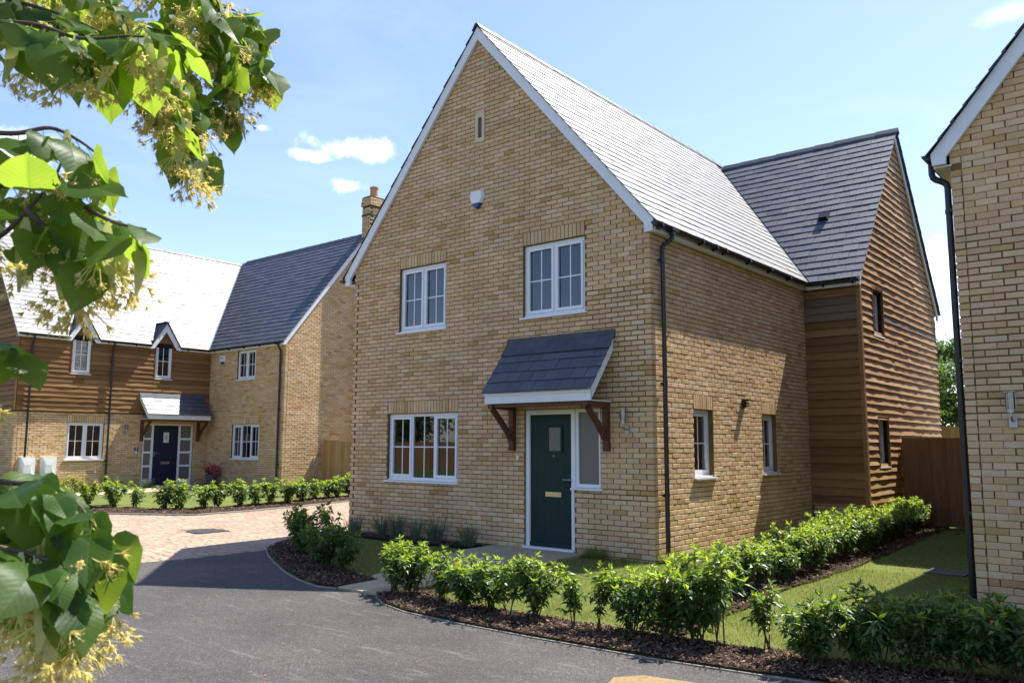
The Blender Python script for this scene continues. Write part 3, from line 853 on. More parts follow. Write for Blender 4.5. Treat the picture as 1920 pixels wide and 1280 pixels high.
# beds of bark mulch
def offs(pts, d):
    o = []
    for i, p in enumerate(pts):
        a = Vector(pts[max(i-1, 0)]); b = Vector(pts[min(i+1, len(pts)-1)]); t = (b-a).normalized(); s = Vector((-t.y, t.x))
        q = Vector(p)+s*d; o.append((q.x, q.y))
    return o
def wob(pts, a, seed):
    r_ = random.Random(seed); o = []
    for i in range(len(pts)-1):
        p, q = Vector(pts[i]), Vector(pts[i+1]); n = max(1, int((q-p).length/.35))
        for k in range(n):
            v = p+(q-p)*k/n; o.append((v.x+r_.uniform(-a, a), v.y+r_.uniform(-a, a)))
    o.append(tuple(pts[-1])); return o
bedA = offs(KERB_R, .0) + wob(offs(KERB_R, .66)[::-1], .05, 2)
bedB = [(KERB_L[i][0], KERB_L[i][1]) for i in range(10)] + wob([(-6.4, -.35), (-6.1, -1.05), (-5.3, -1.75), (-4.3, -2.35), (-3.5, -2.75), (-2.75, -2.95), (-2.36, -3.05)], .04, 3)
bedB = [p for p in bedB]
bedC = wob([(2.22, -3.3), (2.26, -1.0), (2.29, 1.0), (2.26, 2.0), (2.14, 5.0), (1.98, 8.35)], .03, 4) + wob([(1.25, 8.35), (1.35, 5.0), (1.45, 1.5), (1.6, -1.0), (1.7, -3.3)], .03, 5)
KF = [(-22, -3.5), (-16, -2.6), (-13.81, -1.64), (-12.7, -.55), (-12.22, .08), (-12.28, 1.5), (-12.56, 3.17), (-13.0, 5.25), (-13.0, 7.5)]
KFo = offs(KF, .04)
bedD = KFo + wob([(-14.3, 7.5), (-14.2, 5.3), (-13.7, 3.2), (-13.3, 1.5), (-13.35, .3), (-13.9, -.3), (-14.8, -.9), (-16.5, -1.6), (-22, -2.5)], .05, 6)
bedE = wob([(-6.6, -.05), (-6.5, -.55), (-5.5, -.6), (-4.4, -.62), (-3.2, -.6), (-3.0, -.05)], .03, 7)
beds = []
for i, bp in enumerate((bedA, bedB, bedC, bedD, bedE)):
    beds.append(sheet('mulch_bed', bp, M.soil, .030+.0045*i, .25))
# bark chips, far more than anyone could count
rc = random.Random(33); mb = MB()
def chips(poly, n, s0, s1, dz):
    x0, x1 = min(p[0] for p in poly), max(p[0] for p in poly); y0, y1 = min(p[1] for p in poly), max(p[1] for p in poly); k = 0; tries = 0
    while k < n and tries < n*12:
        tries += 1
        x, y = rc.uniform(x0, x1), rc.uniform(y0, y1)
        if not inside((x, y), poly): continue
        k += 1; l = rc.uniform(s0, s1); w = l*rc.uniform(.25, .6); a = rc.uniform(0, 2*pi); ti = rc.uniform(-.6, .6); t2 = rc.uniform(-.4, .4)
        e1 = Vector((cos(a), sin(a), ti)).normalized()*l*.5; e2 = Vector((-sin(a), cos(a), t2)).normalized()*w*.5
        c = Vector((x, y, gz(x, y)+dz+rc.uniform(0, .02))); up = Vector((0, 0, rc.uniform(.004, .010)))
        mb.add([c-e1-e2, c+e1-e2*.7, c+e1*.8+e2, c-e1*.9+e2, c-e1*.6+up, c+e1*.6+up], [(0, 1, 5, 4), (1, 2, 5), (2, 3, 4, 5), (3, 0, 4)])
bedAnear = [p for p in bedA if p[0] < 7.2]
chips(bedAnear, 9000, .015, .05, .03); chips(bedB, 3600, .015, .055, .035); chips(bedC, 3500, .02, .06, .04); chips(bedD, 3000, .03, .08, .04); chips(bedE, 700, .02, .05, .045)
# chips that have strayed on to the tarmac and the lawn
chips(offs(KERB_R[:8], -.16) + KERB_R[:8][::-1], 260, .008, .025, .003)
mb.build('bark_mulch', M.chip, kind='stuff')

# flagged path and door step
pth = sheet('path', [(-2.42, -3.66), (-1.69, -3.66), (-1.40, -2.6), (-1.14, -1.75), (-1.14, -1.0), (-2.95, -1.0), (-2.95, -1.5), (-2.75, -2.4)], M.mortar, .012, .4)
def flag(c, parent, h=.026):
    mb = MB(); q = [Vector(p) for p in c]; m_ = sum(q, Vector((0, 0)))/len(q)
    q = [p + (m_-p).normalized()*.006 for p in q]
    top = [(p.x, p.y, gz(p.x, p.y)+h) for p in q]; bot = [(p.x, p.y, gz(p.x, p.y)-.02) for p in q]
    n = len(q); mb.add(top+bot, [tuple(range(n))] + [(i+n, (i+1) % n+n, (i+1) % n, i) for i in range(n)])
    return mb.build('paving_slab', M.slab, parent)
Lp = [(-2.42, -3.66), (-2.58, -3.1), (-2.75, -2.4), (-2.86, -1.9), (-2.95, -1.45), (-2.95, -1.0)]
Rp = [(-1.69, -3.66), (-1.53, -3.1), (-1.36, -2.4), (-1.22, -1.9), (-1.14, -1.45), (-1.14, -1.0)]
for i in range(5):
    ts = (0, .5, 1) if i % 2 else (0, .3, .72, 1)
    for k in range(len(ts)-1):
        L_ = lambda P, Q, t: (P[0]+(Q[0]-P[0])*t, P[1]+(Q[1]-P[1])*t)
        flag([L_(Lp[i], Rp[i], ts[k]), L_(Lp[i], Rp[i], ts[k+1]), L_(Lp[i+1], Rp[i+1], ts[k+1]), L_(Lp[i+1], Rp[i+1], ts[k])], pth)
p2 = sheet('path', [(-22.05, 3.7), (-22.05, 5.55), (-20.5, 5.3), (-19.2, 4.0), (-18.4, 2.2), (-18.0, .2), (-18.3, -2.7), (-19.6, -2.9), (-19.3, .1), (-19.6, 1.8), (-20.3, 3.0), (-21, 3.7)], M.slab, .032, .5)
# sand coloured concrete collar in the tarmac, at the very front
mb = MB(); c0 = [(2.38, -4.80), (2.52, -4.60), (2.95, -4.52), (3.28, -4.62), (3.35, -4.95), (3.2, -5.3), (2.55, -5.3)]
mb.prism([(x, y, gz(x, y)-.02) for x, y in c0], (0, 0, .028)); mb.build('concrete_patch', m_ground('sandy_concrete', [(.3, (.20, .135, .07)), (.7, (.30, .215, .12))], 25, .4, 3), kind='structure')

# ------------------------------------------------------------------ canopy over a door
def canopy(house, F, u0, u1, ztop, zed, proj, brk, zlow, arm, w=.25, rows=4, single=80):
    """small lean-to slate canopy on two curved timber brackets"""
    slope = math.atan2(ztop-zed, proj); sl_ = sqrt((ztop-zed)**2+proj**2)
    cv = MB(); 
    # sarking board under the slates
    cv.prism([F.p(u0+.03, zed-.02, proj-.03), F.p(u1-.03, zed-.02, proj-.03), F.p(u1-.03, ztop-.03, .0), F.p(u0+.03, ztop-.03, .0)], F.V*-.02)
    root = cv.build('canopy', M.whitewood, house)
    RF = Frame(F.p(u0, zed, proj), F.U, F.V*sin(slope) - F.N*cos(slope))
    rc_ = slate_recs(RF, u1-u0, sl_-.16, w=w, g=(sl_-.20)/rows)
    rnd = random.Random(14); cache = {}
    for (FF, p, v0, g, _) in rc_:
        uu = min(x[0] for x in p); q = [(x-uu, y-v0) for x, y in p]; vs, fs = slate_geo(q, 0, g, rnd)
        piece('slate', new_mesh('slate', vs, fs, M.slate), FF.p(uu, v0, 0), FF.rot, root)
    mb = MB()
    um = (u0+u1)/2
    for a, b, e in ((u0-.01, um+.05, 0), (um, u1+.01, .003)):
        mb = MB(); t0 = .004; t1 = .010+e; q = sl_-.26
        pr = [RF.p(a-u0, q, .020+e), RF.p(a-u0, q, .027+e), RF.p(a-u0, sl_-.01, .027+e), F.p(a, ztop+.105+e, t1), F.p(a, ztop+.105+e, t0), F.p(a, ztop-.01, t0), RF.p(a-u0, sl_-.05, .020+e)]
        mb.prism(pr, F.U*(b-a)); mb.build('flashing', M.lead, root)
    mb = MB(); F.box(mb, u0+.03, u1-.03, zed-.165, zed-.015, proj-.075, proj-.05); mb.build('fascia', M.whitewood, root)
    for a in (u0+.03, u1-.055):
        pts = [F.p(a, zed-.165, proj-.052), F.p(a, zed-.012, proj-.052), F.p(a, ztop-.05, .003), F.p(a, ztop-.21, .003)]
        mb = MB(); mb.prism(pts, F.U*.025); mb.build('bargeboard', M.whitewood, root)
    mb = MB(); F.box(mb, u0+.08, u1-.08, zed-.165, zed-.15, .01, proj-.08); mb.build('soffit', M.whitewood, root)
    mb = MB(); F.box(mb, u0+.07, u1-.07, zed-.225, zed-.168, proj-.16, proj-.09); mb.build('beam', M.timber, root)
    zt = zed-.168
    for u in brk:
        mb = MB(); F.box(mb, u-.045, u+.045, zlow, zt-.0, .002, .085)
        F.box(mb, u-.043, u+.043, zt-.075, zt-.004, .086, arm)
        n = 8; P = []
        for i in range(n+1):
            t = i/n; d = .07 + (arm-.15)*t; z = zlow+.20 + (zt-.07-zlow-.20)*(t**.86)
            P.append((d, z))
        for i in range(n):
            (d0, z0_), (d1, z1_) = P[i], P[i+1]
            mb.add([F.p(u-.035, z0_, d0-.02), F.p(u+.035, z0_, d0-.02), F.p(u+.035, z0_-.03, d0+.05), F.p(u-.035, z0_-.03, d0+.05),
                    F.p(u-.035, z1_, d1-.02), F.p(u+.035, z1_, d1-.02), F.p(u+.035, z1_-.03, d1+.05), F.p(u-.035, z1_-.03, d1+.05)],
                   [(0, 4, 5, 1), (1, 5, 6, 2), (2, 6, 7, 3), (3, 7, 4, 0)] + ([(0, 1, 2, 3)] if i == 0 else []) + ([(7, 6, 5, 4)] if i == n-1 else []))
        mb.build('bracket', M.timber, root)
    return root

def barge(house, F, c, za, s, h, foot, d0, d1, tv=.24, right=True, left=True):
    for sg, on in ((1, right), (-1, left)):
        if not on: continue
        zi = za-tv-s*(h-.155)
        pts = [(c, za), (c+sg*h, za-s*h), (c+sg*(h-.012), foot), (c+sg*(h-.15), foot-.003), (c+sg*(h-.155), zi), (c, za-tv)]
        mb = MB(); mb.prism([F.p(u, z, d0) for u, z in pts], F.N*(d1-d0)); mb.build('bargeboard', M.whitewood, house)
def deck(parent, F, Lw, S, th=.05, m=None, name='roof_deck'):
    mb = MB(); F.box(mb, 0, Lw, 0, S, -th, -.004); return mb.build(name, m or M.dark, parent)

# ------------------------------------------------------------------ main house
H = thing('brick_house', (-3.3, 6, 0), 'tall gabled buff brick house with green front door and slate canopy', 'house')
FF = Frame((-6.66, 0, 0), (1, 0, 0), (0, 0, 1)); X0 = 6.66
SF = Frame((0, 0, 0), (0, 1, 0), (0, 0, 1))
LF = Frame((-6.66, 12.13, 0), (0, -1, 0), (0, 0, 1))
ZO = .045; Z0 = ZO-.15
AP = -3.394+X0; SL = 1.178; ZR = 9.085
opA = (-5.350+X0, -4.146+X0, 3.72, 4.92); opB = (-2.384+X0, -1.160+X0, 3.72, 4.92); opC = (-5.601+X0, -3.829+X0, 1.02, 2.22)
opD = (-2.349+X0, -1.383+X0, -.2, 2.22); opS = (-1.383+X0, -.902+X0, 1.02, 2.22); opV = (-3.470+X0, -3.256+X0, 6.945, 7.47)
opE = (1.267, 1.918, 1.17, 2.22); opG = (3.870, 4.512, 1.17, 2.22)
ol = lambda z: (AP-(8.93-z)/SL, AP+(8.93-z)/SL)
fops = [opA, opB, opC, opD, opS]
mb = MB()
backing(mb, FF, 6.66, -.3, 4.94, fops, apex=(AP, 8.75)); backing(mb, SF, 6.16, -.3, 4.79, [opE, opG], e1=0); backing(mb, LF, 12.13, -.3, 4.79)
BF = Frame((1.03, 12.13, 0), (-1, 0, 0), (0, 0, 1)); backing(mb, BF, 7.69, -.3, 4.79, d0=-.2, apex=(7.69-AP, 8.75))
wall = mb.build('wall', M.mortar, H)
recs = wall_bricks(FF, 6.66, Z0, 8.9, ZO, fops+[opV], [(opA[0], opA[1], 4.92), (opB[0], opB[1], 4.92), (opC[0], opC[1], 2.22)], cl=1, cr=0, align='R', outline=ol)
recs += wall_bricks(SF, 6.19, Z0, 4.77, ZO, [opE, opG], [(opE[0], opE[1], 2.22), (opG[0], opG[1], 2.22)], cl=1, align='L')
recs += wall_bricks(LF, 12.13, Z0, 4.77, ZO, cr=0, align='R')
lay_bricks(recs, wall, 300, keep=lambda r: r[3] > .45 or r[0] is SF)
# windows
window(H, FF, *opA, 2); window(H, FF, *opB, 2); window(H, FF, *opC, [1, 1.02, 1], fixed=(1,))
window(H, SF, *opE, 1, rec=.085); window(H, SF, *opG, 1, rec=.085)
sw = window(H, FF, opS[0], opS[1], opS[2], opS[3], 1, rec=.045, bars=False, fixed=(0,), room=None)
for ch in sw.children:
    if ch.name.startswith('pane'): ch.data.materials[0] = M.obscure
# stone slit vent in the gable
mb = MB(); u0, u1, v0, v1 = opV
FF.box(mb, u0, u0+.06, v0, v1, -.07, .012); FF.box(mb, u1-.06, u1, v0, v1, -.07, .012); FF.box(mb, u0+.06, u1-.06, v1-.075, v1, -.07, .011); FF.box(mb, u0+.06, u1-.06, v0, v0+.075, -.07, .011)
FF.box(mb, u0+.06, u1-.06, v0+.075, v1-.075, -.07, -.035)
mb.build('slit_vent', M.stone, H)
# front door
def door_leaf(house, F, u0, u1, z0, z1, m, rec, name='door'):
    mb = MB(); F.box(mb, u0, u1, z0, z1, -rec-.05, -rec); return mb.build(name, m, house)
u0, u1 = opD[0], opD[1]
mb = MB()
FF.box(mb, u0+.002, u0+.075, .09, 2.215, -.11, -.03); FF.box(mb, u1-.072, u1-.001, .09, 2.215, -.11, -.03); FF.box(mb, u0+.075, u1-.072, 2.14, 2.214, -.108, -.032)
FF.box(mb, u0-.02, u1+.01, .055, .088, -.11, .035)
mb.build('door_frame', M.white, H)
D = door_leaf(H, FF, u0+.078, u1-.075, .105, 2.137, M.doorgreen, .065)
mb = MB()
for i in range(1, 6):
    uu = u0+.078+(u1-u0-.153)*i/6
    FF.box(mb, uu-.003, uu+.003, .25, 2.10, -.066, -.0635)
mb.build('moulding', M.doorgreen, D)
a, b, c_, d_ = -1.945+X0, -1.64+X0, 1.535, 1.97
mb = MB(); FF.box(mb, a, a+.035, c_, d_, -.065, -.045); FF.box(mb, b-.035, b, c_, d_, -.065, -.045); FF.box(mb, a+.035, b-.035, d_-.035, d_, -.065, -.046); FF.box(mb, a+.035, b-.035, c_, c_+.035, -.065, -.046)
mb.build('pane_surround', M.doorgreen, D)
mb = MB(); FF.box(mb, a+.035, b-.035, c_+.035, d_-.035, -.066, -.058); mb.build('pane', M.obscure, D)
mb = MB(); FF.box(mb, u0+.078, u1-.075, .105, .155, -.066, -.035); mb.build('weather_bar', M.doorgreen, D)
M.brass = m_simple('polished_gold_letterplate', (.75, .62, .34), .3, .5, .05, 5, 0, .8)
mb = MB(); FF.box(mb, -1.97+X0, -1.665+X0, .862, .935, -.066, -.050); FF.box(mb, -1.945+X0, -1.69+X0, .877, .920, -.051, -.044); mb.build('letterbox', M.brass, D)
mb = MB(); mb.tube([FF.p(-1.81+X0, 1.492, -.066), FF.p(-1.81+X0, 1.492, -.052)], .012, 10); mb.build('spyhole', M.steel, D)
mb = MB(); FF.box(mb, -1.475+X0, -1.44+X0, 1.0, 1.235, -.066, -.055); mb.tube([FF.p(-1.457+X0, 1.13, -.056), FF.p(-1.457+X0, 1.13, -.005), FF.p(-1.475+X0, 1.13, .002), FF.p(-1.60+X0, 1.13, .002)], .011, 8)
mb.build('handle', M.steel, D)
mb = MB(); FF.box(mb, -2.505+X0, -2.465+X0, 1.42, 1.49, .0, .02); mb.tube([FF.p(-2.485+X0, 1.45, .02), FF.p(-2.485+X0, 1.45, .025)], .010, 10); mb.build('doorbell', M.white, H)
# door step
mb = MB(); mb.box(-2.93, -1.15, -.98, -.01, -.25, .052); st = mb.build('door_step', M.slab, H)
canopy(H, FF, -2.70+X0, -.62+X0, 3.285, 2.465, .66, (-2.57+X0, -.76+X0), 1.57, .60)
coach_lamp(H, FF, -.42+X0, 1.99)
alarm_box(H, FF, -3.39+X0, 5.885)
# bulkhead light on the side wall
mb = MB(); SF.box(mb, 3.02, 3.15, 2.31, 2.455, 0, .03); 
for i in range(3): SF.box(mb, 3.03, 3.14, 2.32+i*.05, 2.345+i*.05, .03, .085)
SF.box(mb, 3.025, 3.145, 2.44, 2.452, .03, .095)
mb.build('bulkhead_light', M.black, H)
# roof
th = math.atan(SL)
xe, ze = .15, ZR-SL*(.15+3.394)
RS = Frame((xe, -.085, ze), (0, 1, 0), (-cos(th), 0, sin(th)))
S_ = (xe+3.394)/cos(th)
RL = Frame((-3.394-(xe+3.394), 12.3, ze), (0, -1, 0), (cos(th), 0, sin(th)))
yc, ye, zrw = 9.17, 5.99, 8.82; sw_ = (zrw-ze)/(yc-ye); ph = math.atan(sw_)
mb = MB(); RS.box(mb, .10, 12.385, 0, S_, -.05, -.004); RL.box(mb, 0, 12.285, 0, S_, -.05, -.0045)
RW = Frame((-3.3, ye, ze), (1, 0, 0), (0, cos(ph), sin(ph))); SWL = (yc-ye)/cos(ph)
RW2 = Frame((1.20, 2*yc-ye, ze), (-1, 0, 0), (0, -cos(ph), sin(ph)))
xv0 = 3.45
mb.poly([RW.p(xv0-.02, 0, -.01), RW.p(4.39, 0, -.01), RW.p(4.39, SWL, -.01), RW.p(.2, SWL, -.01)])
mb.poly([RW.p(xv0-.02, 0, -.06), RW.p(4.39, 0, -.06), RW.p(4.39, SWL, -.06), RW.p(.2, SWL, -.06)], True)
mb.poly([RW2.p(.11, 0, -.011), RW2.p(1.05, 0, -.011), RW2.p(4.3, SWL, -.011), RW2.p(.11, SWL, -.011)])
roof = mb.build('roof', M.dark, H)
k1 = sin(th)/sw_; k2 = sin(ph)/SL
sr = slate_recs(RS, 12.385, S_, clips=[(1, -k1, 6.075-.05)], phase=.0)
sr += slate_recs(RW, 4.5, SWL, clips=[(-1, -k2, -(3.3+.15+.05))], phase=.02)
s2 = slate_recs(RL, 12.385, S_) + slate_recs(RW2, 4.5, SWL, clips=[(1, -k2, 1.05)])
lay_slates(sr+s2, roof, 300)
mb = MB(); V0 = Vector((.15, 5.99, ze)); V1 = Vector((-3.17, yc, zrw)); vd = (V1-V0); nn = (RS.N+RW.N).normalized()
mb.bar(V0+nn*.012, V1+nn*.012, .15, .012, nn); mb.build('valley_flashing', M.lead, roof)
ridge_line(roof, (-3.394, -.10, ZR+.045), (-3.394, 12.3, ZR+.045), SL)
ridge_line(roof, (-3.05, yc, zrw+.045), (1.215, yc, zrw+.045), sw_)
mb = MB(); RW.box(mb, 3.3+.0, 3.3+.18, 2.02, 2.17, .02, .10); RW.box(mb, 3.3-.03, 3.3+.21, 2.0, 2.28, .018, .03); mb.build('roof_vent', M.black, roof)
barge(H, FF, AP, ZR-.008, SL, 3.494, 4.78, .006, .06)
def eave(house, a, b, n, zf, zt, out=.10, name='fascia'):
    """fascia and soffit along a wall top from a to b (xy on wall face), outward n"""
    a, b, n = Vector((*a, 0)), Vector((*b, 0)), Vector((*n, 0)); d = (b-a).normalized()
    F_ = Frame(a, d, (0, 0, 1))
    sg = 1 if F_.N.dot(n) > 0 else -1
    L = (b-a).length
    def bx(mb, v0, v1, d0, d1):
        F_.box(mb, 0, L, v0, v1, *( (d0, d1) if sg > 0 else (-d1, -d0)))
    mb = MB(); bx(mb, zf, zt, out-.022, out); f = mb.build(name, M.whitewood, house)
    mb = MB(); bx(mb, zf+.004, zf+.018, -.02, out-.023); mb.build('soffit', M.whitewood, f)
    return f
eave(H, (0, -.004), (0, 6.06), (1, 0), 4.775, 4.90)
eave(H, (.101, 6.125), (1.145, 6.125), (0, -1), 4.775, 4.90, out=.075)
eave(H, (-6.66, 12.1), (-6.66, -.004), (-1, 0), 4.775, 4.90, out=.20)
gutter(H, (.102, -.13, 4.895), (.102, 6.0, 4.885), (1, 0, 0), brackets=[.17, 1.47, 1.96, 2.31, 3.25, 4.19, 5.1])
gutter(H, (.20, 6.045, 4.885), (1.16, 6.045, 4.885), (0, -1, 0), brackets=[.25, .82])
gutter(H, (-6.862, 12.2, 4.89), (-6.862, -.13, 4.89), (-1, 0, 0))
downpipe(H, [(.165, .40, 4.85), (.165, .40, 4.74), (.072, .25, 4.60), (.072, .25, .0)], (1, 0, 0), [4.39, 2.55, .95])
mb = MB(); mb.tube([(.165, .40, 4.85), (.165, .40, 4.78)], .045, 12); mb.box(.105, .225, .30, .50, 4.83, 4.885); mb.build('gutter_outlet', M.black, H)
# weatherboarded wing
FW = Frame((0.0, 6.19, 0), (1, 0, 0), (0, 0, 1)); FSW = Frame((1.065, 6.16, 0), (0, 1, 0), (0, 0, 1))
owU = (.82, 1.50, 3.90, 4.87); owL = (.80, 1.48, 1.25, 2.23); CW = yc-6.16
mb = MB(); backing(mb, FW, 1.065, .55, 4.79, d1=-.001, e0=-.15, e1=.01); backing(mb, FSW, 5.97, .55, 4.79, [owU, owL], d1=-.001, apex=(CW, 8.62), e0=.02)
bk = mb.build('wing_wall', M.dark, H)
FP1 = Frame((0, 6.205, 0), (1, 0, 0), (0, 0, 1)); FP2 = Frame((1.045, 6.205, 0), (0, 1, 0), (0, 0, 1))
mb = MB(); backing(mb, FP1, 1.045, -.3, .55, e0=0); backing(mb, FP2, 5.9, -.3, .55); pl = mb.build('plinth', M.mortar, H)
lay_bricks(wall_bricks(FP1, 1.045, Z0, .57, ZO, cr=0, align='R') + wall_bricks(FP2, 5.9, Z0, .57, ZO, cl=1), pl, 0)
lay_boards(FW, 1.04, .55, 4.775, bk, ex=.1555, greys=[(4.435, 0, 2), (4.28, 0, 2), (4.13, 0, 2)], seed=4)
olw = lambda z: (CW-(8.70-z)/sw_, CW+(8.70-z)/sw_)
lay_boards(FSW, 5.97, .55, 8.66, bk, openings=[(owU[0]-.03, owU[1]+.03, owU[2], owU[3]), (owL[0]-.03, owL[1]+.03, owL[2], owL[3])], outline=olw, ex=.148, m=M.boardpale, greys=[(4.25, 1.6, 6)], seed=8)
mb = MB(); mb.box(1.035, 1.112, 6.138, 6.188, .54, 4.775); mb.box(1.066, 1.114, 6.189, 6.225, .54, 4.775); mb.build('corner_trim', M.board, H)
mb = MB(); mb.box(1.066, 1.100, 12.10, 12.135, .54, 4.775); mb.build('corner_trim', M.board, H)
for o in (owU, owL):
    w_ = window(H, FSW, o[0], o[1], o[2], o[3], 1, rec=.07, room=1.2)
    mb = MB(); FSW.box(mb, o[0]-.028, o[0]-.002, o[2]-.01, o[3]+.02, -.12, .045); FSW.box(mb, o[1]+.002, o[1]+.028, o[2]-.01, o[3]+.02, -.12, .045); FSW.box(mb, o[0]-.002, o[1]+.002, o[3]+.001, o[3]+.021, -.12, .044)
    mb.build('lining', M.board, w_)
barge(H, FSW, CW, zrw-.008, sw_, yc-ye+.02, 4.78, .036, .075, tv=.20)

# ------------------------------------------------------------------ house on the left
Hl = thing('brick_house', (-20, 6, .2), 'L-shaped house with navy door, timber clad upper floor and brick chimney', 'house')
G1 = Frame((-17.5, 6.1, 0), (0, 1, 0), (0, 0, 1)); G2 = Frame((-22.15, 6.1, 0), (1, 0, 0), (0, 0, 1)); G3 = Frame((-22.15, -.4, 0), (0, 1, 0), (0, 0, 1)); G4 = Frame((-29.0, -.4, 0), (1, 0, 0), (0, 0, 1))
ZL = .245; LZ = .02
zel = 5.085; s1 = 1.25; ycl = 9.41; zrl = zel+s1*(ycl-5.94); C1 = ycl-6.1
q1 = (1.565, 2.75, 1.145, 2.345); qd = (4.10, 5.95, -.1, 2.37); qu = (1.79, 2.91, 3.92, 4.96); ql = (1.61, 3.29, 1.145, 2.345)
qw1 = (1.56, 2.155, 3.93, 5.172); qw2 = (4.375, 4.975, 3.93, 5.172)
mb = MB()
backing(mb, G1, 6.63, -.1, 4.98, apex=(C1, zrl-.32)); backing(mb, G2, 4.65, -.1, 4.98, [qu, ql], e0=0)
backing(mb, G3, 6.5, -.1, 2.70, [q1, qd], e1=0); backing(mb, G4, 6.85, -.1, 2.7, e0=0)
GB5 = Frame((-17.5, 12.73, 0), (-1, 0, 0), (0, 0, 1)); backing(mb, GB5, 11.5, -.1, 4.98, d0=-.2); GB6 = Frame((-29.0, 12.73, 0), (0, -1, 0), (0, 0, 1)); backing(mb, GB6, 13.13, -.1, 4.98, d0=-.2)
wl_ = mb.build('wall', M.mortar, Hl)
ol1 = lambda z: (C1-(zrl-.13-z)/s1, C1+(zrl-.13-z)/s1)
recs = wall_bricks(G1, 6.63, LZ, zrl-.1, ZL, cl=1, align='L', outline=ol1)
recs += wall_bricks(G2, 4.65, LZ, 4.97, ZL, [qu, ql], [(ql[0], ql[1], 2.345)], cr=0, align='R')
recs += wall_bricks(G3, 6.5, LZ, 2.71, ZL, [q1, qd], [(q1[0], q1[1], 2.345)], cl=1)
recs += wall_bricks(G4, 6.85, LZ, 2.71, ZL, cr=0, align='R')
lay_bricks(recs, wl_, 300)
# boarded upper floor
G3b = Frame((-22.135, -.4, 0), (0, 1, 0), (0, 0, 1)); G4b = Frame((-29.0, -.415, 0), (1, 0, 0), (0, 0, 1))
xr, zrm = -25.5, 9.33; s2 = (zrm-zel)/3.5; C4 = xr+29.0
mb = MB(); backing(mb, G3b, 6.515, 2.69, 4.99, [(qw1[0], qw1[1], 3.93, 4.99), (qw2[0], qw2[1], 3.93, 4.99)], d1=-.001, e0=.02, e1=0); backing(mb, G4b, 6.86, 2.69, 4.99, d1=-.001, e0=0, apex=(C4, zrm-.25))
bl = mb.build('boarded_wall', M.dark, Hl)
lay_boards(G3b, 6.5, 2.69, 4.985, bl, openings=[(qw1[0]-.03, qw1[1]+.03, 3.93, 5.2), (qw2[0]-.03, qw2[1]+.03, 3.93, 5.2)], ex=.155, seed=21)
ol4 = lambda z: (C4-(zrm-.15-z)/s2, C4+(zrm-.15-z)/s2)
lay_boards(G4b, 6.86, 2.69, zrm-.2, bl, outline=ol4, ex=.155, seed=22)
mb = MB(); mb.box(-22.16, -22.09, -.46, -.42, 2.68, 4.98); mb.build('corner_trim', M.board, Hl)
# windows
window(Hl, G2, *qu, 2, curtain=[(qu[0]+.05, qu[0]+.40, 3.95), (qu[1]-.38, qu[1]-.05, 3.95)]); window(Hl, G2, *ql, [1, 1.05, 1], fixed=(1,), curtain=[(ql[0]+.05, ql[0]+.55, 1.16), (ql[1]-.45, ql[1]-.05, 1.16)])
window(Hl, G3, *q1, 2)
for i, q in enumerate((qw1, qw2)):
    ww = window(Hl, G3b, *q, 1, rec=.0, room=1.2, curtain=[(q[0]+.05, q[1]-.05, 3.95)] if i == 0 else None)
    mb = MB(); G3b.box(mb, q[0]-.03, q[0]-.001, q[2]-.01, q[3]+.02, -.05, .05); G3b.box(mb, q[1]+.001, q[1]+.03, q[2]-.01, q[3]+.02, -.05, .05); mb.build('lining', M.board, ww)
# navy door with side lights
u0, u1 = qd[0], qd[1]; ua, ub = 4.49, 5.41
mb = MB(); G3.box(mb, u0, u0+.055, .21, 2.365, -.11, -.03); G3.box(mb, u1-.055, u1, .21, 2.365, -.11, -.03); G3.box(mb, ua-.075, ua, .21, 2.365, -.11, -.031); G3.box(mb, ub, ub+.075, .21, 2.365, -.11, -.031)
G3.box(mb, u0+.055, u1-.055, 2.30, 2.364, -.109, -.033)
for a, b in ((u0+.055, ua-.075), (ub+.075, u1-.055)):
    G3.box(mb, a, b, .21, .42, -.10, -.036)
    for k in range(1, 4): zz = .42+(2.30-.42)*k/4; G3.box(mb, a, b, zz-.035, zz+.035, -.10, -.036)
df = mb.build('door_frame', M.white, Hl)
for a, b in ((u0+.055, ua-.075), (ub+.075, u1-.055)):
    for k in range(4):
        z0_ = .42+(2.30-.42)*k/4 + (.035 if k else 0); z1_ = .42+(2.30-.42)*(k+1)/4 - (.035 if k < 3 else 0)
        mb = MB(); G3.box(mb, a-.002, b+.002, z0_-.002, z1_+.002, -.085, -.07); mb.build('pane', M.obscure, df)
Dl = door_leaf(Hl, G3, ua+.003, ub-.003, .225, 2.297, M.doornavy, .05)
mb = MB(); G3.box(mb, 4.86, 5.06, 1.70, 2.06, -.05, -.043); mb.build('pane', M.gasbox, Dl)
text_part('door_number', '4', G3, 4.96, 1.88, -.041, .20, M.ink, Dl)
mb = MB(); G3.box(mb, 4.80, 5.12, .96, 1.04, -.05, -.035); mb.build('letterbox', M.steel, Dl)
mb = MB(); G3.box(mb, 4.535, 4.565, 1.22, 1.40, -.05, -.04); mb.tube([G3.p(4.55, 1.33, -.045), G3.p(4.55, 1.33, .01), G3.p(4.67, 1.33, .01)], .012, 8); mb.build('handle', M.steel, Dl)
mb = MB(); mb.box(-22.12, -21.3, 3.8, 5.5, .05, .225); mb.build('door_step', M.slab, Hl)
mb = MB(); G3.box(mb, 3.80, 3.95, 1.42, 1.53, 0, .015); pq = mb.build('number_plaque', M.blueplastic, Hl)
text_part('plaque_number', '4', G3, 3.875, 1.475, .017, .10, M.white, pq)
mb = MB(); G3.box(mb, 3.855, 3.895, 1.33, 1.39, 0, .02); mb.build('doorbell', M.white, Hl)
canopy(Hl, G3, 3.86+.0, 6.24, 3.42, 2.66, .74, (4.02, 6.12), 1.74, .66, w=.27)
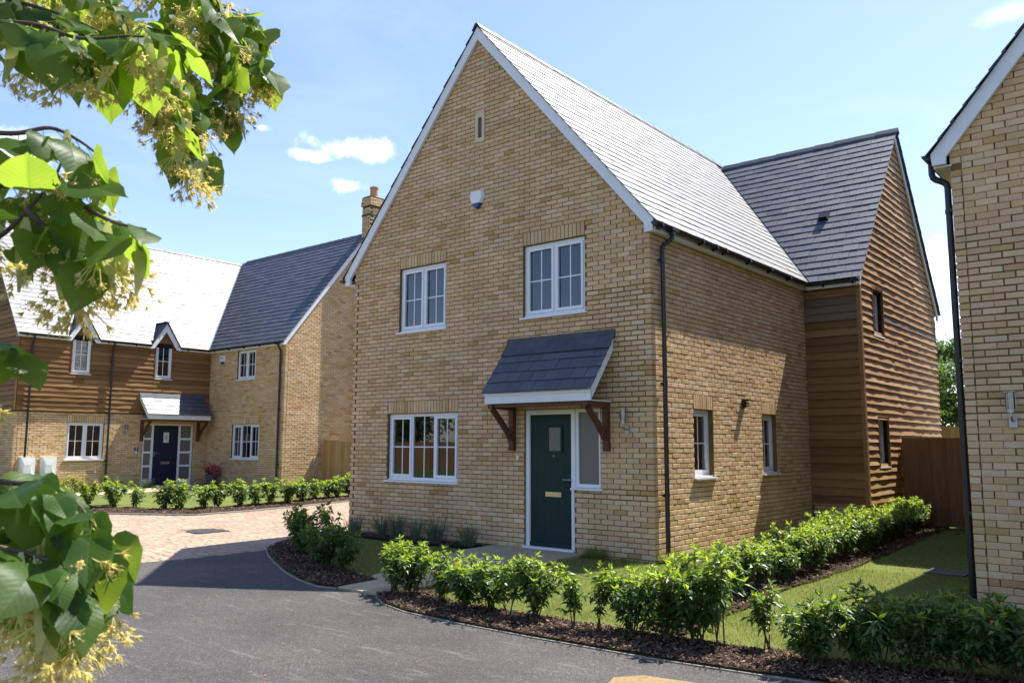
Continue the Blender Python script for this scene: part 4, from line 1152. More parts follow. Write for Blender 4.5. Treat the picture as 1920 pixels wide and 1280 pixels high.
coach_lamp(Hl, G3, 3.45, 2.12)
alarm_box(Hl, G2, .86, 4.68, True)
for a in (.20, .83):
    mb = MB(); G3.box(mb, a, a+.44, .62, 1.24, .0, .15)
    bx = mb.build('meter_box', M.gasbox, Hl)
    mb = MB(); o_ = [(a+.02, .64), (a+.42, .64), (a+.42, 1.22), (a+.02, 1.22)]; i_ = [(a+.09, .74), (a+.33, .74), (a+.29, 1.0), (a+.13, 1.0)]
    vs = [G3.p(u, z, .152) for u, z in o_] + [G3.p(u, z, .178) for u, z in i_]
    mb.add(vs, [(4, 5, 6, 7)] + [(i, (i+1) % 4, (i+1) % 4+4, i+4) for i in range(4)]); mb.build('lid', M.gasbox, bx)
    mb = MB(); mb.tube([G3.p(a+.09, .1, .05), G3.p(a+.09, .63, .05)], .02, 8); mb.build('supply_pipe', M.gasbox, bx)
# roofs of the left house
tm = math.atan(s2); t1 = math.atan(s1)
P1 = Frame((-22.0, -.55, zel), (0, 1, 0), (-cos(tm), 0, sin(tm))); SP1 = 3.5/cos(tm)
P2 = Frame((-25.6, 5.94, zel), (1, 0, 0), (0, cos(t1), sin(t1))); SP2 = (ycl-5.94)/cos(t1); LW2 = 25.6-17.40
P3 = Frame((-17.40, 2*ycl-5.94, zel), (-1, 0, 0), (0, -cos(t1), sin(t1)))
P4 = Frame((-29.0, 12.9, zel), (0, -1, 0), (cos(tm), 0, sin(tm)))
mb = MB(); vg = (5.90-zel)/sin(tm)
for a, b in ((.12, 1.469+.55-.50), (1.469+.55+.50, 4.285+.55-.53), (4.285+.55+.53, 13.4)): P1.box(mb, a, b, 0, vg, -.05, -.004)
P1.box(mb, .12, 13.4, vg, SP1, -.05, -.004); P4.box(mb, 0, 13.33, 0, SP1, -.05, -.0045)
va = 3.6+.02
mb.poly([P2.p(va, 0, -.01), P2.p(LW2-.10, 0, -.01), P2.p(LW2-.10, SP2, -.01), P2.p(.1, SP2, -.01)])
mb.poly([P2.p(va, 0, -.06), P2.p(LW2-.10, 0, -.06), P2.p(LW2-.10, SP2, -.06), P2.p(.1, SP2, -.06)], True)
mb.poly([P3.p(.10, 0, -.011), P3.p(LW2-va, 0, -.011), P3.p(LW2-.1, SP2, -.011), P3.p(.10, SP2, -.011)])
rfl = mb.build('roof', M.dark, Hl)
k1 = sin(tm)/s1; k2 = sin(t1)/s2
# slates, left clear where the two window gablets cut the eaves
gab = [(1.469, 1.04/2), (4.285, 1.095/2)]
zg = 5.90; gs = 1.56
def gclip(rec):
    out = []
    for r in rec:
        F, p, v0, g, x_ = r; keep = True
        cu = sum(a for a, b in p)/len(p)-.55; cz = zel + (sum(b for a, b in p)/len(p))*sin(tm)
        for (gy, hw) in gab:
            if cz < zg - .02 and abs(cu-gy) < (zg-.02-cz)/gs: keep = False
        if keep: out.append(r)
    return out
sr = gclip(slate_recs(P1, 13.4, SP1, clips=[(1, -k1, 5.94+.55-.05)])) + slate_recs(P2, LW2, SP2, clips=[(-1, -k2, -(3.6+.05))])
s2_ = slate_recs(P3, LW2, SP2, clips=[(1, -k2, LW2-3.6-.05)]) + slate_recs(P4, 13.4, SP1)
lay_slates(sr+s2_, rfl, 300)
nn = (P1.N+P2.N).normalized(); mb = MB(); mb.bar(Vector((-22.0, 5.94, zel))+nn*.014, Vector((-22.0-(ycl-5.94)*s1/s2, ycl, zrl))+nn*.014, .17, .012, nn); mb.build('valley_flashing', M.valley, rfl)
ridge_line(rfl, (xr, -.56, zrm+.045), (xr, 9.45, zrm+.045), s2); ridge_line(rfl, (-25.2, ycl, zrl+.045), (-17.42, ycl, zrl+.045), s1)
barge(Hl, G1, C1, zrl-.008, s1, ycl-5.94+.03, 4.98, .006, .06)
barge(Hl, G4b, C4, zrm-.008, s2, 3.53, 4.98, .038, .075, tv=.2)
for a, b in ((-.52, .93), (2.0, 3.72), (4.85, 6.0)):
    eave(Hl, (-22.10, a), (-22.10, b), (1, 0), 4.965, 5.075, out=.10)
    gutter(Hl, (-21.998, a, 5.075), (-21.998, b, 5.07), (1, 0, 0))
eave(Hl, (-21.99, 6.1), (-17.44, 6.1), (0, -1), 4.965, 5.085, out=.12)
gutter(Hl, (-21.9, 5.978, 5.08), (-17.43, 5.978, 5.075), (0, -1, 0))
for (gy, hw) in gab:
    # small gable over a window: boards, two slated cheeks, white bargeboards
    u = gy+.4; zf = 5.02; zt = zg-.06
    GB = Frame((-22.105, gy, 0), (0, 1, 0), (0, 0, 1))
    mb = MB(); GB.box(mb, -.30, .30, 5.14, 5.16, -.02, .0)
    mb = MB(); mb.prism([GB.p(-hw, zf, -.04), GB.p(hw, zf, -.04), GB.p(0, zt, -.04)], GB.N*.03)
    gt = mb.build('gablet', M.dark, Hl)
    k = 0
    while zf+k*.155 < zt-.1:
        a = zf+k*.155; lim = (zt-a-.12)/((zt-zf)/hw); k += 1
        for (p, q) in ((-lim, -.33), (.33, lim)) if a < 5.06 else ((-lim, lim),):
            if q-p < .05: continue
            mb = MB(); mb.add([GB.p(p, a, -.005), GB.p(q, a, -.005), GB.p(q, a, .028), GB.p(p, a, .028), GB.p(p, a+.165, .008), GB.p(q, a+.165, .008)], [(0, 1, 2, 3), (3, 2, 5, 4), (0, 3, 4), (1, 5, 2)])
            mb.build('board', M.board, gt)
    sg_ = (zg-zf)/hw; depth = (zg-zel)/s2+.15; an = math.atan(sg_)
    for sgn in (-1, 1):
        # cheek plane from foot to ridge, running back into the roof
        A = Vector((-21.96, gy+sgn*(hw+.03), zf-.02)); B = Vector((-21.96, gy, zg+.02)); C_ = Vector((-22.0-(zg+.02-zel)/s2-.02, gy, zg+.02)); Dd = Vector((-22.02, gy+sgn*(hw+.03), zf-.02))
        mb = MB(); mb.prism([A, B, C_, Dd], (0, sgn*.012, .012))
        mb.build('gablet_cheek', M.slate, gt)
        mb = MB(); pts = [GB.p(0, zg-.01, .06), GB.p(sgn*(hw+.035), zf-.03, .06), GB.p(sgn*(hw-.0), zf-.07, .06), GB.p(sgn*(hw-.13), zf-.05, .06), GB.p(0, zg-.31, .06)]
        mb.prism(pts, GB.N*.03); mb.build('bargeboard', M.whitewood, gt)
        nn = Vector((0, sgn, 1)).normalized(); mb = MB(); mb.bar(Dd+Vector((.02, sgn*.05, .03)), C_+Vector((0, sgn*.05, .02)), .05, .02, (1, 0, 1)); mb.build('flashing', M.valley if sgn < 0 else M.lead, gt)
    mb = MB(); mb.bar(Vector((-21.93, gy, zg+.035)), C_+Vector((0, 0, .02)), .14, .03); mb.build('ridge_tile', M.ridge, gt)
downpipe(Hl, [(-17.69, 5.92, 5.03), (-17.69, 5.92, 4.93), (-17.69, 6.03, 4.80), (-17.69, 6.03, .2)], (0, -1, 0), [4.5, 2.8, 1.0])
for y in (-.07, 2.44): downpipe(Hl, [(-21.94, y, 5.03), (-21.94, y, 4.93), (-22.03, y, 4.75), (-22.04, y, .2)], (1, 0, 0), [4.4, 2.8, 1.1])
# chimney on the gable
mb = MB(); ch = []
def stack(recs, x0, x1, y0, y1, z0, z1, mb):
    for Fr, L in ((Frame((x1, y0, 0), (0, 1, 0), (0, 0, 1)), y1-y0), (Frame((x0, y0, 0), (1, 0, 0), (0, 0, 1)), x1-x0), (Frame((x1, y1, 0), (-1, 0, 0), (0, 0, 1)), x1-x0), (Frame((x0, y1, 0), (0, -1, 0), (0, 0, 1)), y1-y0)):
        recs += wall_bricks(Fr, L, z0, z1, ZL, cl=1 if abs(Fr.U.y) > .5 else 0, cr=1 if abs(Fr.U.y) > .5 else 0)
    mb.box(x0+.008, x1-.008, y0+.008, y1-.008, z0, z1)
stack(ch, -17.53, -17.05, 9.27, 10.0, LZ, 10.44, mb); stack(ch, -17.57, -17.01, 9.23, 10.04, 10.445, 10.60, mb); stack(ch, -17.55, -17.03, 9.25, 10.02, 10.595, 10.78, mb)
mb.box(-17.51, -17.07, 9.29, 9.98, 10.75, 10.82)
chim = mb.build('chimney', M.mortar, Hl); lay_bricks(ch, chim, 0)
mb = MB(); mb.box(-17.545, -17.035, 9.255, 10.015, 10.06, 10.13); mb.build('brick_band', m_simple('dark_brick_band', (.07, .07, .075), .8, .3, .2, 9), chim)
mb = MB(); mb.lathe((-17.29, 9.62, 10.80), [(.19, 0), (.175, .03), (.155, .06), (.145, .36), (.165, .37), (.165, .43), (.125, .43), (.115, .2)], 18); mb.build('chimney_pot', M.terracotta, chim, smooth=False)

# ------------------------------------------------------------------ house at the right edge
Hr = thing('brick_house', (7.4, 4, 0), 'buff brick gable and white bargeboard of the house at the right edge', 'house')
K1 = Frame((4.11, -.45, 0), (1, 0, 0), (0, 0, 1)); K2 = Frame((4.11, 11.0, 0), (0, -1, 0), (0, 0, 1))
CR = 3.30; sR = 1.2; zer = 4.905; hR = CR+.18; zrr = zer+sR*(hR+.03)
mb = MB(); backing(mb, K1, 6.6, -.3, 4.78, apex=(CR, zrr-.32)); backing(mb, K2, 11.45, -.3, 4.78); wr = mb.build('wall', M.mortar, Hr)
olr = lambda z: (CR-(zrr-.13-z)/sR, CR+(zrr-.13-z)/sR)
recs = wall_bricks(K1, 6.6, -.105+.02, zrr-.1, .065, cl=1, align='L', outline=olr) + wall_bricks(K2, 11.45, -.085, 4.77, .065, cr=0, align='R')
lay_bricks(recs, wr, 300)
tr_ = math.atan(sR)
Q1 = Frame((4.11+CR-hR-.03, 11.2, zer), (0, -1, 0), (cos(tr_), 0, sin(tr_))); SQ = (hR+.03)/cos(tr_)
Q2 = Frame((4.11+CR+hR+.03, -.55, zer), (0, 1, 0), (-cos(tr_), 0, sin(tr_)))
mb = MB(); Q1.box(mb, 0, 11.63, 0, SQ, -.05, -.004); Q2.box(mb, .12, 11.72, 0, SQ, -.05, -.0045); rr_ = mb.build('roof', M.dark, Hr)
lay_slates(slate_recs(Q1, 11.76, SQ) + slate_recs(Q2, 11.76, SQ), rr_, 0)
ridge_line(rr_, (4.11+CR, -.57, zrr+.045), (4.11+CR, 11.2, zrr+.045), sR)
barge(Hr, K1, CR, zrr-.008, sR, hR, 4.80, .006, .06)
eave(Hr, (4.11, 11), (4.11, -.454), (-1, 0), 4.775, 4.90, out=.165)
gutter(Hr, (3.943, 11.1, 4.93), (3.943, -.50, 4.935), (-1, 0, 0))
downpipe(Hr, [(3.885, -.28, 4.89), (3.885, -.28, 4.72), (4.04, -.28, 4.63), (4.04, -.28, .0)], (-1, 0, 0), [4.3, 2.6, .95], r=.036)
coach_lamp(Hr, K1, 4.555-4.11, 2.03)
# its own projecting wing, mostly hidden
wy0, wy1, wx = 4.75, 10.7, 3.14; wc = (wy0+wy1)/2; zw = 8.75; sw2 = (zw-4.9)/(wc-wy0+.15)
T1 = Frame((wx, wy0, 0), (1, 0, 0), (0, 0, 1)); T2 = Frame((wx, wy1, 0), (0, -1, 0), (0, 0, 1))
mb = MB(); backing(mb, T1, 4.11-wx, -.2, 4.78, d1=0); backing(mb, T2, wy1-wy0, -.2, 4.78, d1=0, apex=(wc-wy0, zw-.1)); hw_ = mb.build('wing_wall', M.brick, Hr)
mb = MB()
for sgn in (1, -1):
    ye_ = wc-sgn*(wc-wy0+.15)
    mb.prism([(wx-.06, ye_, 4.9), (6.5, ye_, 4.9), (6.5, wc, zw), (wx-.06, wc, zw)], (0, 0, -.06))
mb.build('wing_roof', M.slate, Hr)
by0, by1, bx = 6.72, 11.6, 2.80; bc = (by0+by1)/2  # unseen bay behind the wing, added to throw shade on the far hedge
B1 = Frame((bx, by0, 0), (1, 0, 0), (0, 0, 1)); B2 = Frame((bx, by1, 0), (0, -1, 0), (0, 0, 1))
mb = MB(); backing(mb, B1, wx-bx, -.2, 4.78, d1=0); backing(mb, B2, by1-by0, -.2, 4.78, d1=0, apex=(bc-by0, 8.6)); mb.build('added_bay_wall', M.brick, Hr)
mb = MB()
for sgn in (1, -1):
    ye_ = bc-sgn*(bc-by0+.12)
    mb.prism([(bx-.02, ye_, 4.9), (6.4, ye_, 4.9), (6.4, bc, 8.72), (bx-.02, bc, 8.72)], (0, 0, -.06))
mb.build('added_bay_roof', M.slate, Hr)

# ------------------------------------------------------------------ fences
def fence(label, a, b, h, m, group=None, bw=.10, gap=-.004, out=1, rails=True, z=None):
    a, b = Vector((*a, 0)), Vector((*b, 0)); d = (b-a); L = d.length; d.normalize(); s = Vector((-d.y, d.x, 0))*out
    root = thing('fence', ((a+b)/2).to_tuple()[:2]+(gz(*((a+b)/2)[:2]),), label, 'fence')
    rnd = random.Random(int(abs(a.x)*10)+3); n = int(L/(bw+gap)); shared = []
    for i in range(5):
        hh = h + rnd.uniform(-.006, .006); w = bw + rnd.uniform(-.004, .004); t = .016
        vs = [(0, -t, .03), (w, -t*.6, .03), (w, t*.2, .03), (0, t*.2, .03), (0, -t, hh), (w, -t*.6, hh), (w, t*.2, hh), (0, t*.2, hh)]
        vs = [(d.x*x - s.x*y*-1*-1, d.y*x - s.y*y, zz) for x, y, zz in vs]
        shared.append(new_mesh('board', vs, [(0, 3, 2, 1), (4, 5, 6, 7), (0, 1, 5, 4), (1, 2, 6, 5), (2, 3, 7, 6), (3, 0, 4, 7)], m))
    for i in range(n):
        p = a + d*(i*(bw+gap)); zz = gz(p.x, p.y) if z is None else z
        o = piece('board', shared[rnd.randrange(5)], (p.x+s.x*rnd.uniform(0, .006), p.y+s.y*rnd.uniform(0, .006), zz), None, root)
    for zz in (.35, .95, 1.55):
        p, q = a - s*.05, b - s*.05; g0 = (gz(p.x, p.y) if z is None else z)+zz*h/1.8
        mb = MB(); mb.bar((p.x, p.y, g0), (q.x, q.y, g0), .045, .08); mb.build('rail', m, root)
    k = int(L/2.4)+1
    for i in range(k+1):
        p = a + d*(L*i/k) - s*.12; g0 = gz(p.x, p.y) if z is None else z
        mb = MB(); mb.box(p.x-.05, p.x+.05, p.y-.05, p.y+.05, g0-.1, g0+h-.05); mb.build('post', m, root)
    return root
fence('tall brown board fence closing the gap beside the right-hand house', (1.13, 8.46), (4.05, 8.46), 1.83, M.fence, out=-1)
fence('pale new timber fence against the brick gable of the house with the navy door', (-17.42, 7.70), (-9.0, 7.70), 1.62, M.fencenew, bw=.105, out=-1)
fence('low strip of sunlit fence under the trees beyond the tall brown fence', (-6, 18.5), (8, 17.0), 2.25, M.fencenew, bw=.14, out=-1, z=0)

# ------------------------------------------------------------------ plants
def leaf_quad(mb, base, d, n, L, w, droop=.18, fold=.25):
    """a pointed leaf folded along its midrib"""
    d = d.normalized(); sx = d.cross(n).normalized(); nn = sx.cross(d)
    m_ = base + d*L*.5 - nn*L*.02; tip = base + d*L - nn*L*droop
    l = base + d*L*.45 + sx*w*.5 + nn*w*fold; r = base + d*L*.45 - sx*w*.5 + nn*w*fold
    mb.add([base, l, m_, r, tip], [(0, 2, 1), (0, 3, 2), (1, 2, 4), (2, 3, 4)])
def rv(r, a=1.0): return Vector((r.uniform(-a, a), r.uniform(-a, a), r.uniform(-a, a)))
def shrub_meshes(seed, h, w, nst, per, fresh=.3, L=.100, W_=.037, low=.22, top=(None, None)):
    r = random.Random(seed); st = MB(); old = MB(); new = MB(); dead = MB()
    for i in range(nst):
        a = r.uniform(0, 2*pi); reach = w*.5*sqrt(r.random()); hh = h*r.uniform(.72, 1.0)*(1-.25*(reach/(w*.5))**2)
        p0 = Vector((r.uniform(-.04, .04), r.uniform(-.04, .04), -.03)); p2 = Vector((cos(a)*reach, sin(a)*reach, hh)); p1 = Vector((cos(a)*reach*.45, sin(a)*reach*.45, hh*.5)) + rv(r, .03)
        crv = lambda t: p0*(1-t)**2 + p1*2*t*(1-t) + p2*t*t
        st.tube([crv(t/6) for t in range(7)], [.007*(1-.7*t/6) for t in range(7)], 5, caps=False)
        tips = [(crv, 1.0)]
        for k in range(r.randrange(2, 5)):
            t0 = r.uniform(.3, .9); q = crv(t0); e = q + Vector((r.uniform(-1, 1), r.uniform(-1, 1), r.uniform(.2, .9)))*h*.19
            st.tube([q, (q+e)/2+Vector((0, 0, -.008)), e], [.004, .003, .002], 4, caps=False)
            tips.append((lambda t, q=q, e=e: q+(e-q)*t, .4))
        for f, wt in tips:
            n = max(4, int(per*wt)); ph = r.uniform(0, 6)
            for k in range(n):
                t = (low if wt == 1 else .1) + (1-(low if wt == 1 else .1))*((k+.5)/n)**.75
                if t > 1: t = 1
                p = f(t); an = ph + k*2.4; z_ = p.z/h
                up = r.uniform(-.55, .1) + .9*max(0, z_-.62)*2
                d = Vector((cos(an), sin(an), up)) + rv(r, .25)
                l = L*r.uniform(.7, 1.15)*(.8 if t > .93 else 1)
                tgt = new if (z_ > .70 and t > .72 and r.random() < fresh*2.4) or r.random() < fresh*.15 else old
                if r.random() < .012: tgt = dead
                leaf_quad(tgt, p, d, Vector((0, 0, 1))+rv(r, .45), l, W_*r.uniform(.8, 1.15), droop=r.uniform(.05, .4), fold=r.uniform(.05, .3))
            for k in range(5):
                p = f(1.0); an = r.uniform(0, 6.3); d = Vector((cos(an)*.6, sin(an)*.6, r.uniform(.2, 1.1)))
                if p.z > h*.6: leaf_quad(new if r.random() < fresh*2.6 else old, p, d, rv(r)+Vector((0, 0, .8)), L*r.uniform(.5, .85), W_*.75, droop=.1)
    mk = lambda nm, b, m: new_mesh(nm, b.v, b.f, m)
    return mk('stem', st, M.stem), mk('foliage', old, top[0] or M.laurel), mk('young_foliage', new, top[1] or M.laurelnew), (mk('dead_leaf', dead, M.deadleaf) if dead.v else None)
PROTO = {}
def proto(kind, var):
    k = (kind, var)
    if k not in PROTO:
        if kind == 'leafy': PROTO[k] = shrub_meshes(100+var, .66, .58, 11, 27, .36)
        elif kind == 'sparse': PROTO[k] = shrub_meshes(200+var, .66, .34, 4, 20, .24, low=.38)
        elif kind == 'dense': PROTO[k] = shrub_meshes(300+var, .80, .80, 18, 30, .36)
        elif kind == 'dark': PROTO[k] = shrub_meshes(400+var, .66, .66, 11, 27, .14)
        elif kind == 'small': PROTO[k] = shrub_meshes(500+var, .56, .48, 8, 20, .38, L=.085, W_=.038, low=.15)
        elif kind == 'golden': PROTO[k] = shrub_meshes(600+var, .58, .62, 12, 24, .40, L=.08, W_=.042, low=.1, top=(M.laurelnew, M.goldleaf))
    return PROTO[k]
rp = random.Random(77)
def shrub(kind, var, x, y, s, label, group, z=None, name='laurel_shrub', sz=1.0, wide=1.0, cat='shrub'):
    t = thing(name, (x, y, (gz(x, y)+.03) if z is None else z), label, cat, group)
    t.rotation_euler = (0, 0, rp.uniform(0, 6.28)); t.scale = (s*wide, s*wide, s*sz)
    for nm, me in zip(('stem', 'foliage', 'young_foliage', 'dead_leaf'), proto(kind, var)):
        if me is None: continue
        o = bpy.data.objects.new(nm, me); col.objects.link(o); o.parent = t
        if nm != 'stem': o['kind'] = 'stuff'
    return t
ORD = ['first', 'second', 'third', 'fourth', 'fifth', 'sixth', 'seventh', 'eighth', 'ninth', 'tenth', 'eleventh', 'twelfth', 'thirteenth', 'fourteenth', 'fifteenth', 'sixteenth', 'seventeenth', 'eighteenth', 'nineteenth', 'twentieth', 'twenty-first', 'twenty-second']
front = [('leafy', -1.66, -3.42, 1.0), ('leafy', -1.25, -3.50, 1.05), ('leafy', -.72, -3.60, .98), ('leafy', -.30, -3.66, 1.02), ('leafy', .08, -3.62, 1.04), ('sparse', .42, -3.66, 1.05), ('leafy', .70, -3.60, .92), ('sparse', 1.16, -3.64, 1.06),
         ('sparse', 1.50, -3.66, 1.0), ('leafy', 1.84, -3.60, 1.12), ('leafy', 2.14, -3.62, 1.22), ('leafy', 2.40, -3.52, 1.25), ('sparse', 2.66, -3.46, 1.25), ('sparse', 2.98, -3.40, 1.0), ('dark', 3.50, -3.52, .98), ('dark', 3.78, -3.46, 1.0),
         ('sparse', 3.96, -3.30, 1.12), ('dark', 4.26, -3.36, 1.0), ('dark', 4.50, -3.24, 1.1), ('dark', 4.90, -3.12, 1.0), ('dark', 5.25, -3.05, .95)]
for i, (k, x, y, s) in enumerate(front):
    w_ = {'leafy': 'leafy green laurel', 'sparse': 'thin leggy laurel', 'dark': 'dark laurel'}[k]
    shrub(k, i % 6, x+rp.uniform(-.06, .06), y+rp.uniform(-.06, .06), s*rp.uniform(.88, 1.06), f'{w_}, {ORD[i]} from the path end of the hedge along the tarmac kerb', 'laurels in the hedge along the kerb', wide=1.12 if k != 'sparse' else 1.0, sz=rp.uniform(.86, 1.08))
for i in range(19):
    y = -1.55 + i*.53; x = 1.98 - max(0, y)*.050 + rp.uniform(-.09, .09)
    shrub('dense', i % 4, x, y, rp.uniform(.74, 1.0), f'bushy laurel, {ORD[i]} from the road in the dense hedge running back to the fence', 'laurels in the hedge running back to the fence', sz=rp.uniform(.80, 1.04))
for i, (k, x, y, s) in enumerate([('dark', -5.25, -2.10, 1.15), ('dark', -4.85, -2.35, 1.0), ('sparse', -4.35, -2.35, 1.32), ('dark', -4.05, -2.70, .95), ('dark', -3.55, -2.95, 1.0), ('dark', -3.15, -3.0, .9)]):
    shrub(k, (i+1) % 4, x, y, s, f'shaded laurel, {ORD[i]} from the block paving in the bed at the house corner', 'shaded laurels in the corner bed')
lb = [(-13.53, .03), (-13.55, .38), (-13.2, .8), (-13.3, 1.35), (-13.2, 1.85), (-13.25, 2.35), (-13.35, 2.85), (-13.3, 3.35), (-13.5, 3.95), (-13.75, 4.6), (-13.85, 5.1), (-13.9, 5.6), (-14.0, 6.1), (-14.1, 6.6), (-14.3, -.35), (-14.8, -.7)]
for i, (x, y) in enumerate(sorted(lb, key=lambda p: p[1])):
    shrub('small', i % 4, x+rp.uniform(-.08, .08), y, rp.uniform(1.05, 1.4), f'small bright shrub, {ORD[i]} from the left along the paving edge before the navy door house', 'small shrubs along the block paving', wide=1.28)
for i, (x, y, s, l) in enumerate([(-16.3, -1.15, 1.25, 'golden yellow shrub nearest the meter boxes of the navy door house'), (-15.55, -.95, 1.2, 'golden topped shrub between the meter box shrub and the small green shrubs'), (-15.15, -.45, 1.05, 'golden topped shrub next to the first small green shrub by the paving')]):
    shrub('golden', i, x, y, s, l, 'golden shrubs beside the paving', name='golden_shrub')
# lavender and grasses against the shaded brick front
def tuft(seed, h, w, n, m, spike=True):
    r = random.Random(seed); mb = MB()
    for i in range(n):
        a = r.uniform(0, 6.28); rr0 = r.uniform(0, w*.25); b = Vector((cos(a)*rr0, sin(a)*rr0, 0)); hh = h*r.uniform(.5, 1)
        t = b + Vector((cos(a)*w*.5*r.random(), sin(a)*w*.5*r.random(), hh)); s = Vector((-sin(a), cos(a), 0))*r.uniform(.0025, .0055); m1 = (b+t)/2 + Vector((0, 0, hh*.12))
        mb.add([b-s, b+s, m1+s, m1-s, t], [(0, 1, 2, 3), (3, 2, 4)])
        if spike and r.random() < .5:
            for k in range(4):
                q = m1+(t-m1)*(k/4); e = Vector((cos(a+k), sin(a+k), .8)).normalized(); leaf_quad(mb, q, e, Vector((0, 0, 1)), .035, .008)
    return mb
for i, (x, y, h) in enumerate([(-6.25, -.36, .30), (-5.85, -.34, .42), (-5.45, -.36, .50), (-4.95, -.34, .46), (-4.55, -.36, .40), (-4.1, -.38, .32), (-3.75, -.34, .50), (-3.3, -.36, .34)]):
    o = tuft(900+i, h*rp.uniform(.6, 1.15), rp.uniform(.35, .6), int(120*rp.uniform(.6, 1.2)), M.lavender).build('lavender', M.lavender); x += rp.uniform(-.15, .15); y += rp.uniform(-.12, .12); o.location = (x, y, gz(x, y)+.04)
    tag(o, f'grey-green lavender tuft, {ORD[i]} from the house corner under the ground floor window', 'lavender', 'lavender along the shaded wall')
for i, (x, y, h, l) in enumerate([(-.92, -.12, .20, 'tuft of long grass against the wall right of the door step'), (.16, .12, .17, 'sunlit long grass round the foot of the corner downpipe'), (.30, .75, .16, 'sunlit long grass along the side wall beyond the downpipe')]):
    o = tuft(950+i, h, .55, 320, M.grassblade, False).build('long_grass', M.grassblade); o.location = (x, y, gz(x, y)+.015); tag(o, l, 'grass tuft')
for i, (x, y, h) in enumerate([(-20.9, 3.3, .35), (-21.3, 2.6, .45), (-21.2, 5.75, .4)]):
    o = tuft(970+i, h, .6, 200, M.lavender).build('lavender', M.lavender); o.location = (x, y, .22)
    tag(o, ('low grey herb left of the navy door', 'taller grey herb further left of the navy door', 'low grey herb right of the navy door')[i], 'herb', 'herbs by the navy door')
# pot of pink flowers by the navy door
P_ = thing('flower_pot', (-21.1, 6.0-.28, .21), 'grey pot of pink flowers beside the navy front door', 'plant pot')
mb = MB(); mb.lathe((-21.1, 5.72, .21), [(.12, 0), (.19, .34), (.205, .34), (.205, .38), (.175, .38), (.16, .30)], 16); mb.build('pot', M.pot, P_)
r = random.Random(5); mb = MB(); mf = MB()
for i in range(260):
    a = r.uniform(0, 6.28); q = Vector((-21.1, 5.72, .56)); d = Vector((cos(a)*r.random(), sin(a)*r.random(), r.uniform(.1, 1))); p = q + d*r.uniform(.05, .30); leaf_quad(mb, p, rv(r)+d, rv(r), .09, .05)
    if i % 4 == 0:
        p = q + d.normalized()*r.uniform(.26, .42)
        for k in range(6): leaf_quad(mf, p+rv(r, .02), rv(r), rv(r), .05, .045)
mb.build('foliage', M.laurel, P_, kind='stuff'); mf.build('flowers', M.pink, P_, kind='stuff')
# mown grass
rg = random.Random(55); mb = MB(); V = mb.v; Fc = mb.f
lawnA = KERB_R[:8] + [(4.6, 0), (4.1, .2), (3.9, 7.5), (1.2, 8.3), (.02, 6.1), (.02, 0), (-1.14, -.02), (-1.14, -1.0)]
def grass(poly, n, h, excl=()):
    x0, x1 = min(p[0] for p in poly), max(p[0] for p in poly); y0, y1 = min(p[1] for p in poly), max(p[1] for p in poly)
    for _ in range(n):
        x, y = rg.uniform(x0, x1), rg.uniform(y0, y1)
        if not inside((x, y), poly) or any(inside((x, y), e) for e in excl): continue
        z = gz(x, y)+.012; a = rg.uniform(0, 6.28); s = rg.uniform(.0018, .004); hh = h*rg.uniform(.4, 1.2)*(1+.9*max(0, sin(3.1*x+1.3*sin(2.3*y))*sin(3.7*y+1.7*sin(1.9*x)))); lx, ly = rg.uniform(-.02, .02), rg.uniform(-.02, .02)
        k = len(V); V.append((x-cos(a)*s, y-sin(a)*s, z)); V.append((x+cos(a)*s, y+sin(a)*s, z)); V.append((x+lx, y+ly, z+hh)); Fc.append((k, k+1, k+2))
grass([(-1.14, -3.4), (4.9, -3.2), (4.6, -.5), (4.0, 1.2), (.02, 1.2), (.02, 0), (-1.14, -.02)], 95000, .034, (bedA, bedC))
grass([(.02, 1.2), (4.0, 1.2), (3.9, 8), (1.0, 8), (.02, 6)], 26000, .036, (bedC,))
grass([(-6.6, -.6), (-6, -2.2), (-2.5, -3.3), (-2.8, -2.2), (-2.95, -.6)], 16000, .034, (bedB, bedE))
# ragged edges where the turf meets the beds
for poly in (bedA, bedB, bedC):
    for i in range(len(poly)):
        a, b = Vector(poly[i]), Vector(poly[(i+1) % len(poly)]); L = (b-a).length
        if L > 1.3: continue
        for k in range(int(L*45)):
            q = a+(b-a)*rg.random(); x, y = q.x+rg.uniform(-.05, .05), q.y+rg.uniform(-.05, .05)
            if y < -3.9 + .0*x or any(abs(x-p[0]) < .14 and abs(y-p[1]) < .14 for p in KERB_R+KERB_L): continue
            z = gz(x, y)+.015; an = rg.uniform(0, 6.28); s = .003; hh = rg.uniform(.03, .09)
            n0 = len(V); V.append((x-cos(an)*s, y-sin(an)*s, z)); V.append((x+cos(an)*s, y+sin(an)*s, z)); V.append((x+rg.uniform(-.03, .03), y+rg.uniform(-.03, .03), z+hh)); Fc.append((n0, n0+1, n0+2))
mb.build('grass', M.grassblade, kind='stuff')
mb = MB()
for i in range(46):
    x, y = rg.uniform(-5.5, 3), rg.uniform(-7.2, -4.3); z = gz(x, y)+.004; a = rg.uniform(0, 6.28)
    leaf_quad(mb, Vector((x, y, z+.004)), Vector((cos(a), sin(a), .1)), Vector((0, 0, 1)), rg.uniform(.02, .045), .02, droop=-.1)
mb.build('fallen_leaves', M.deadleaf, kind='stuff')

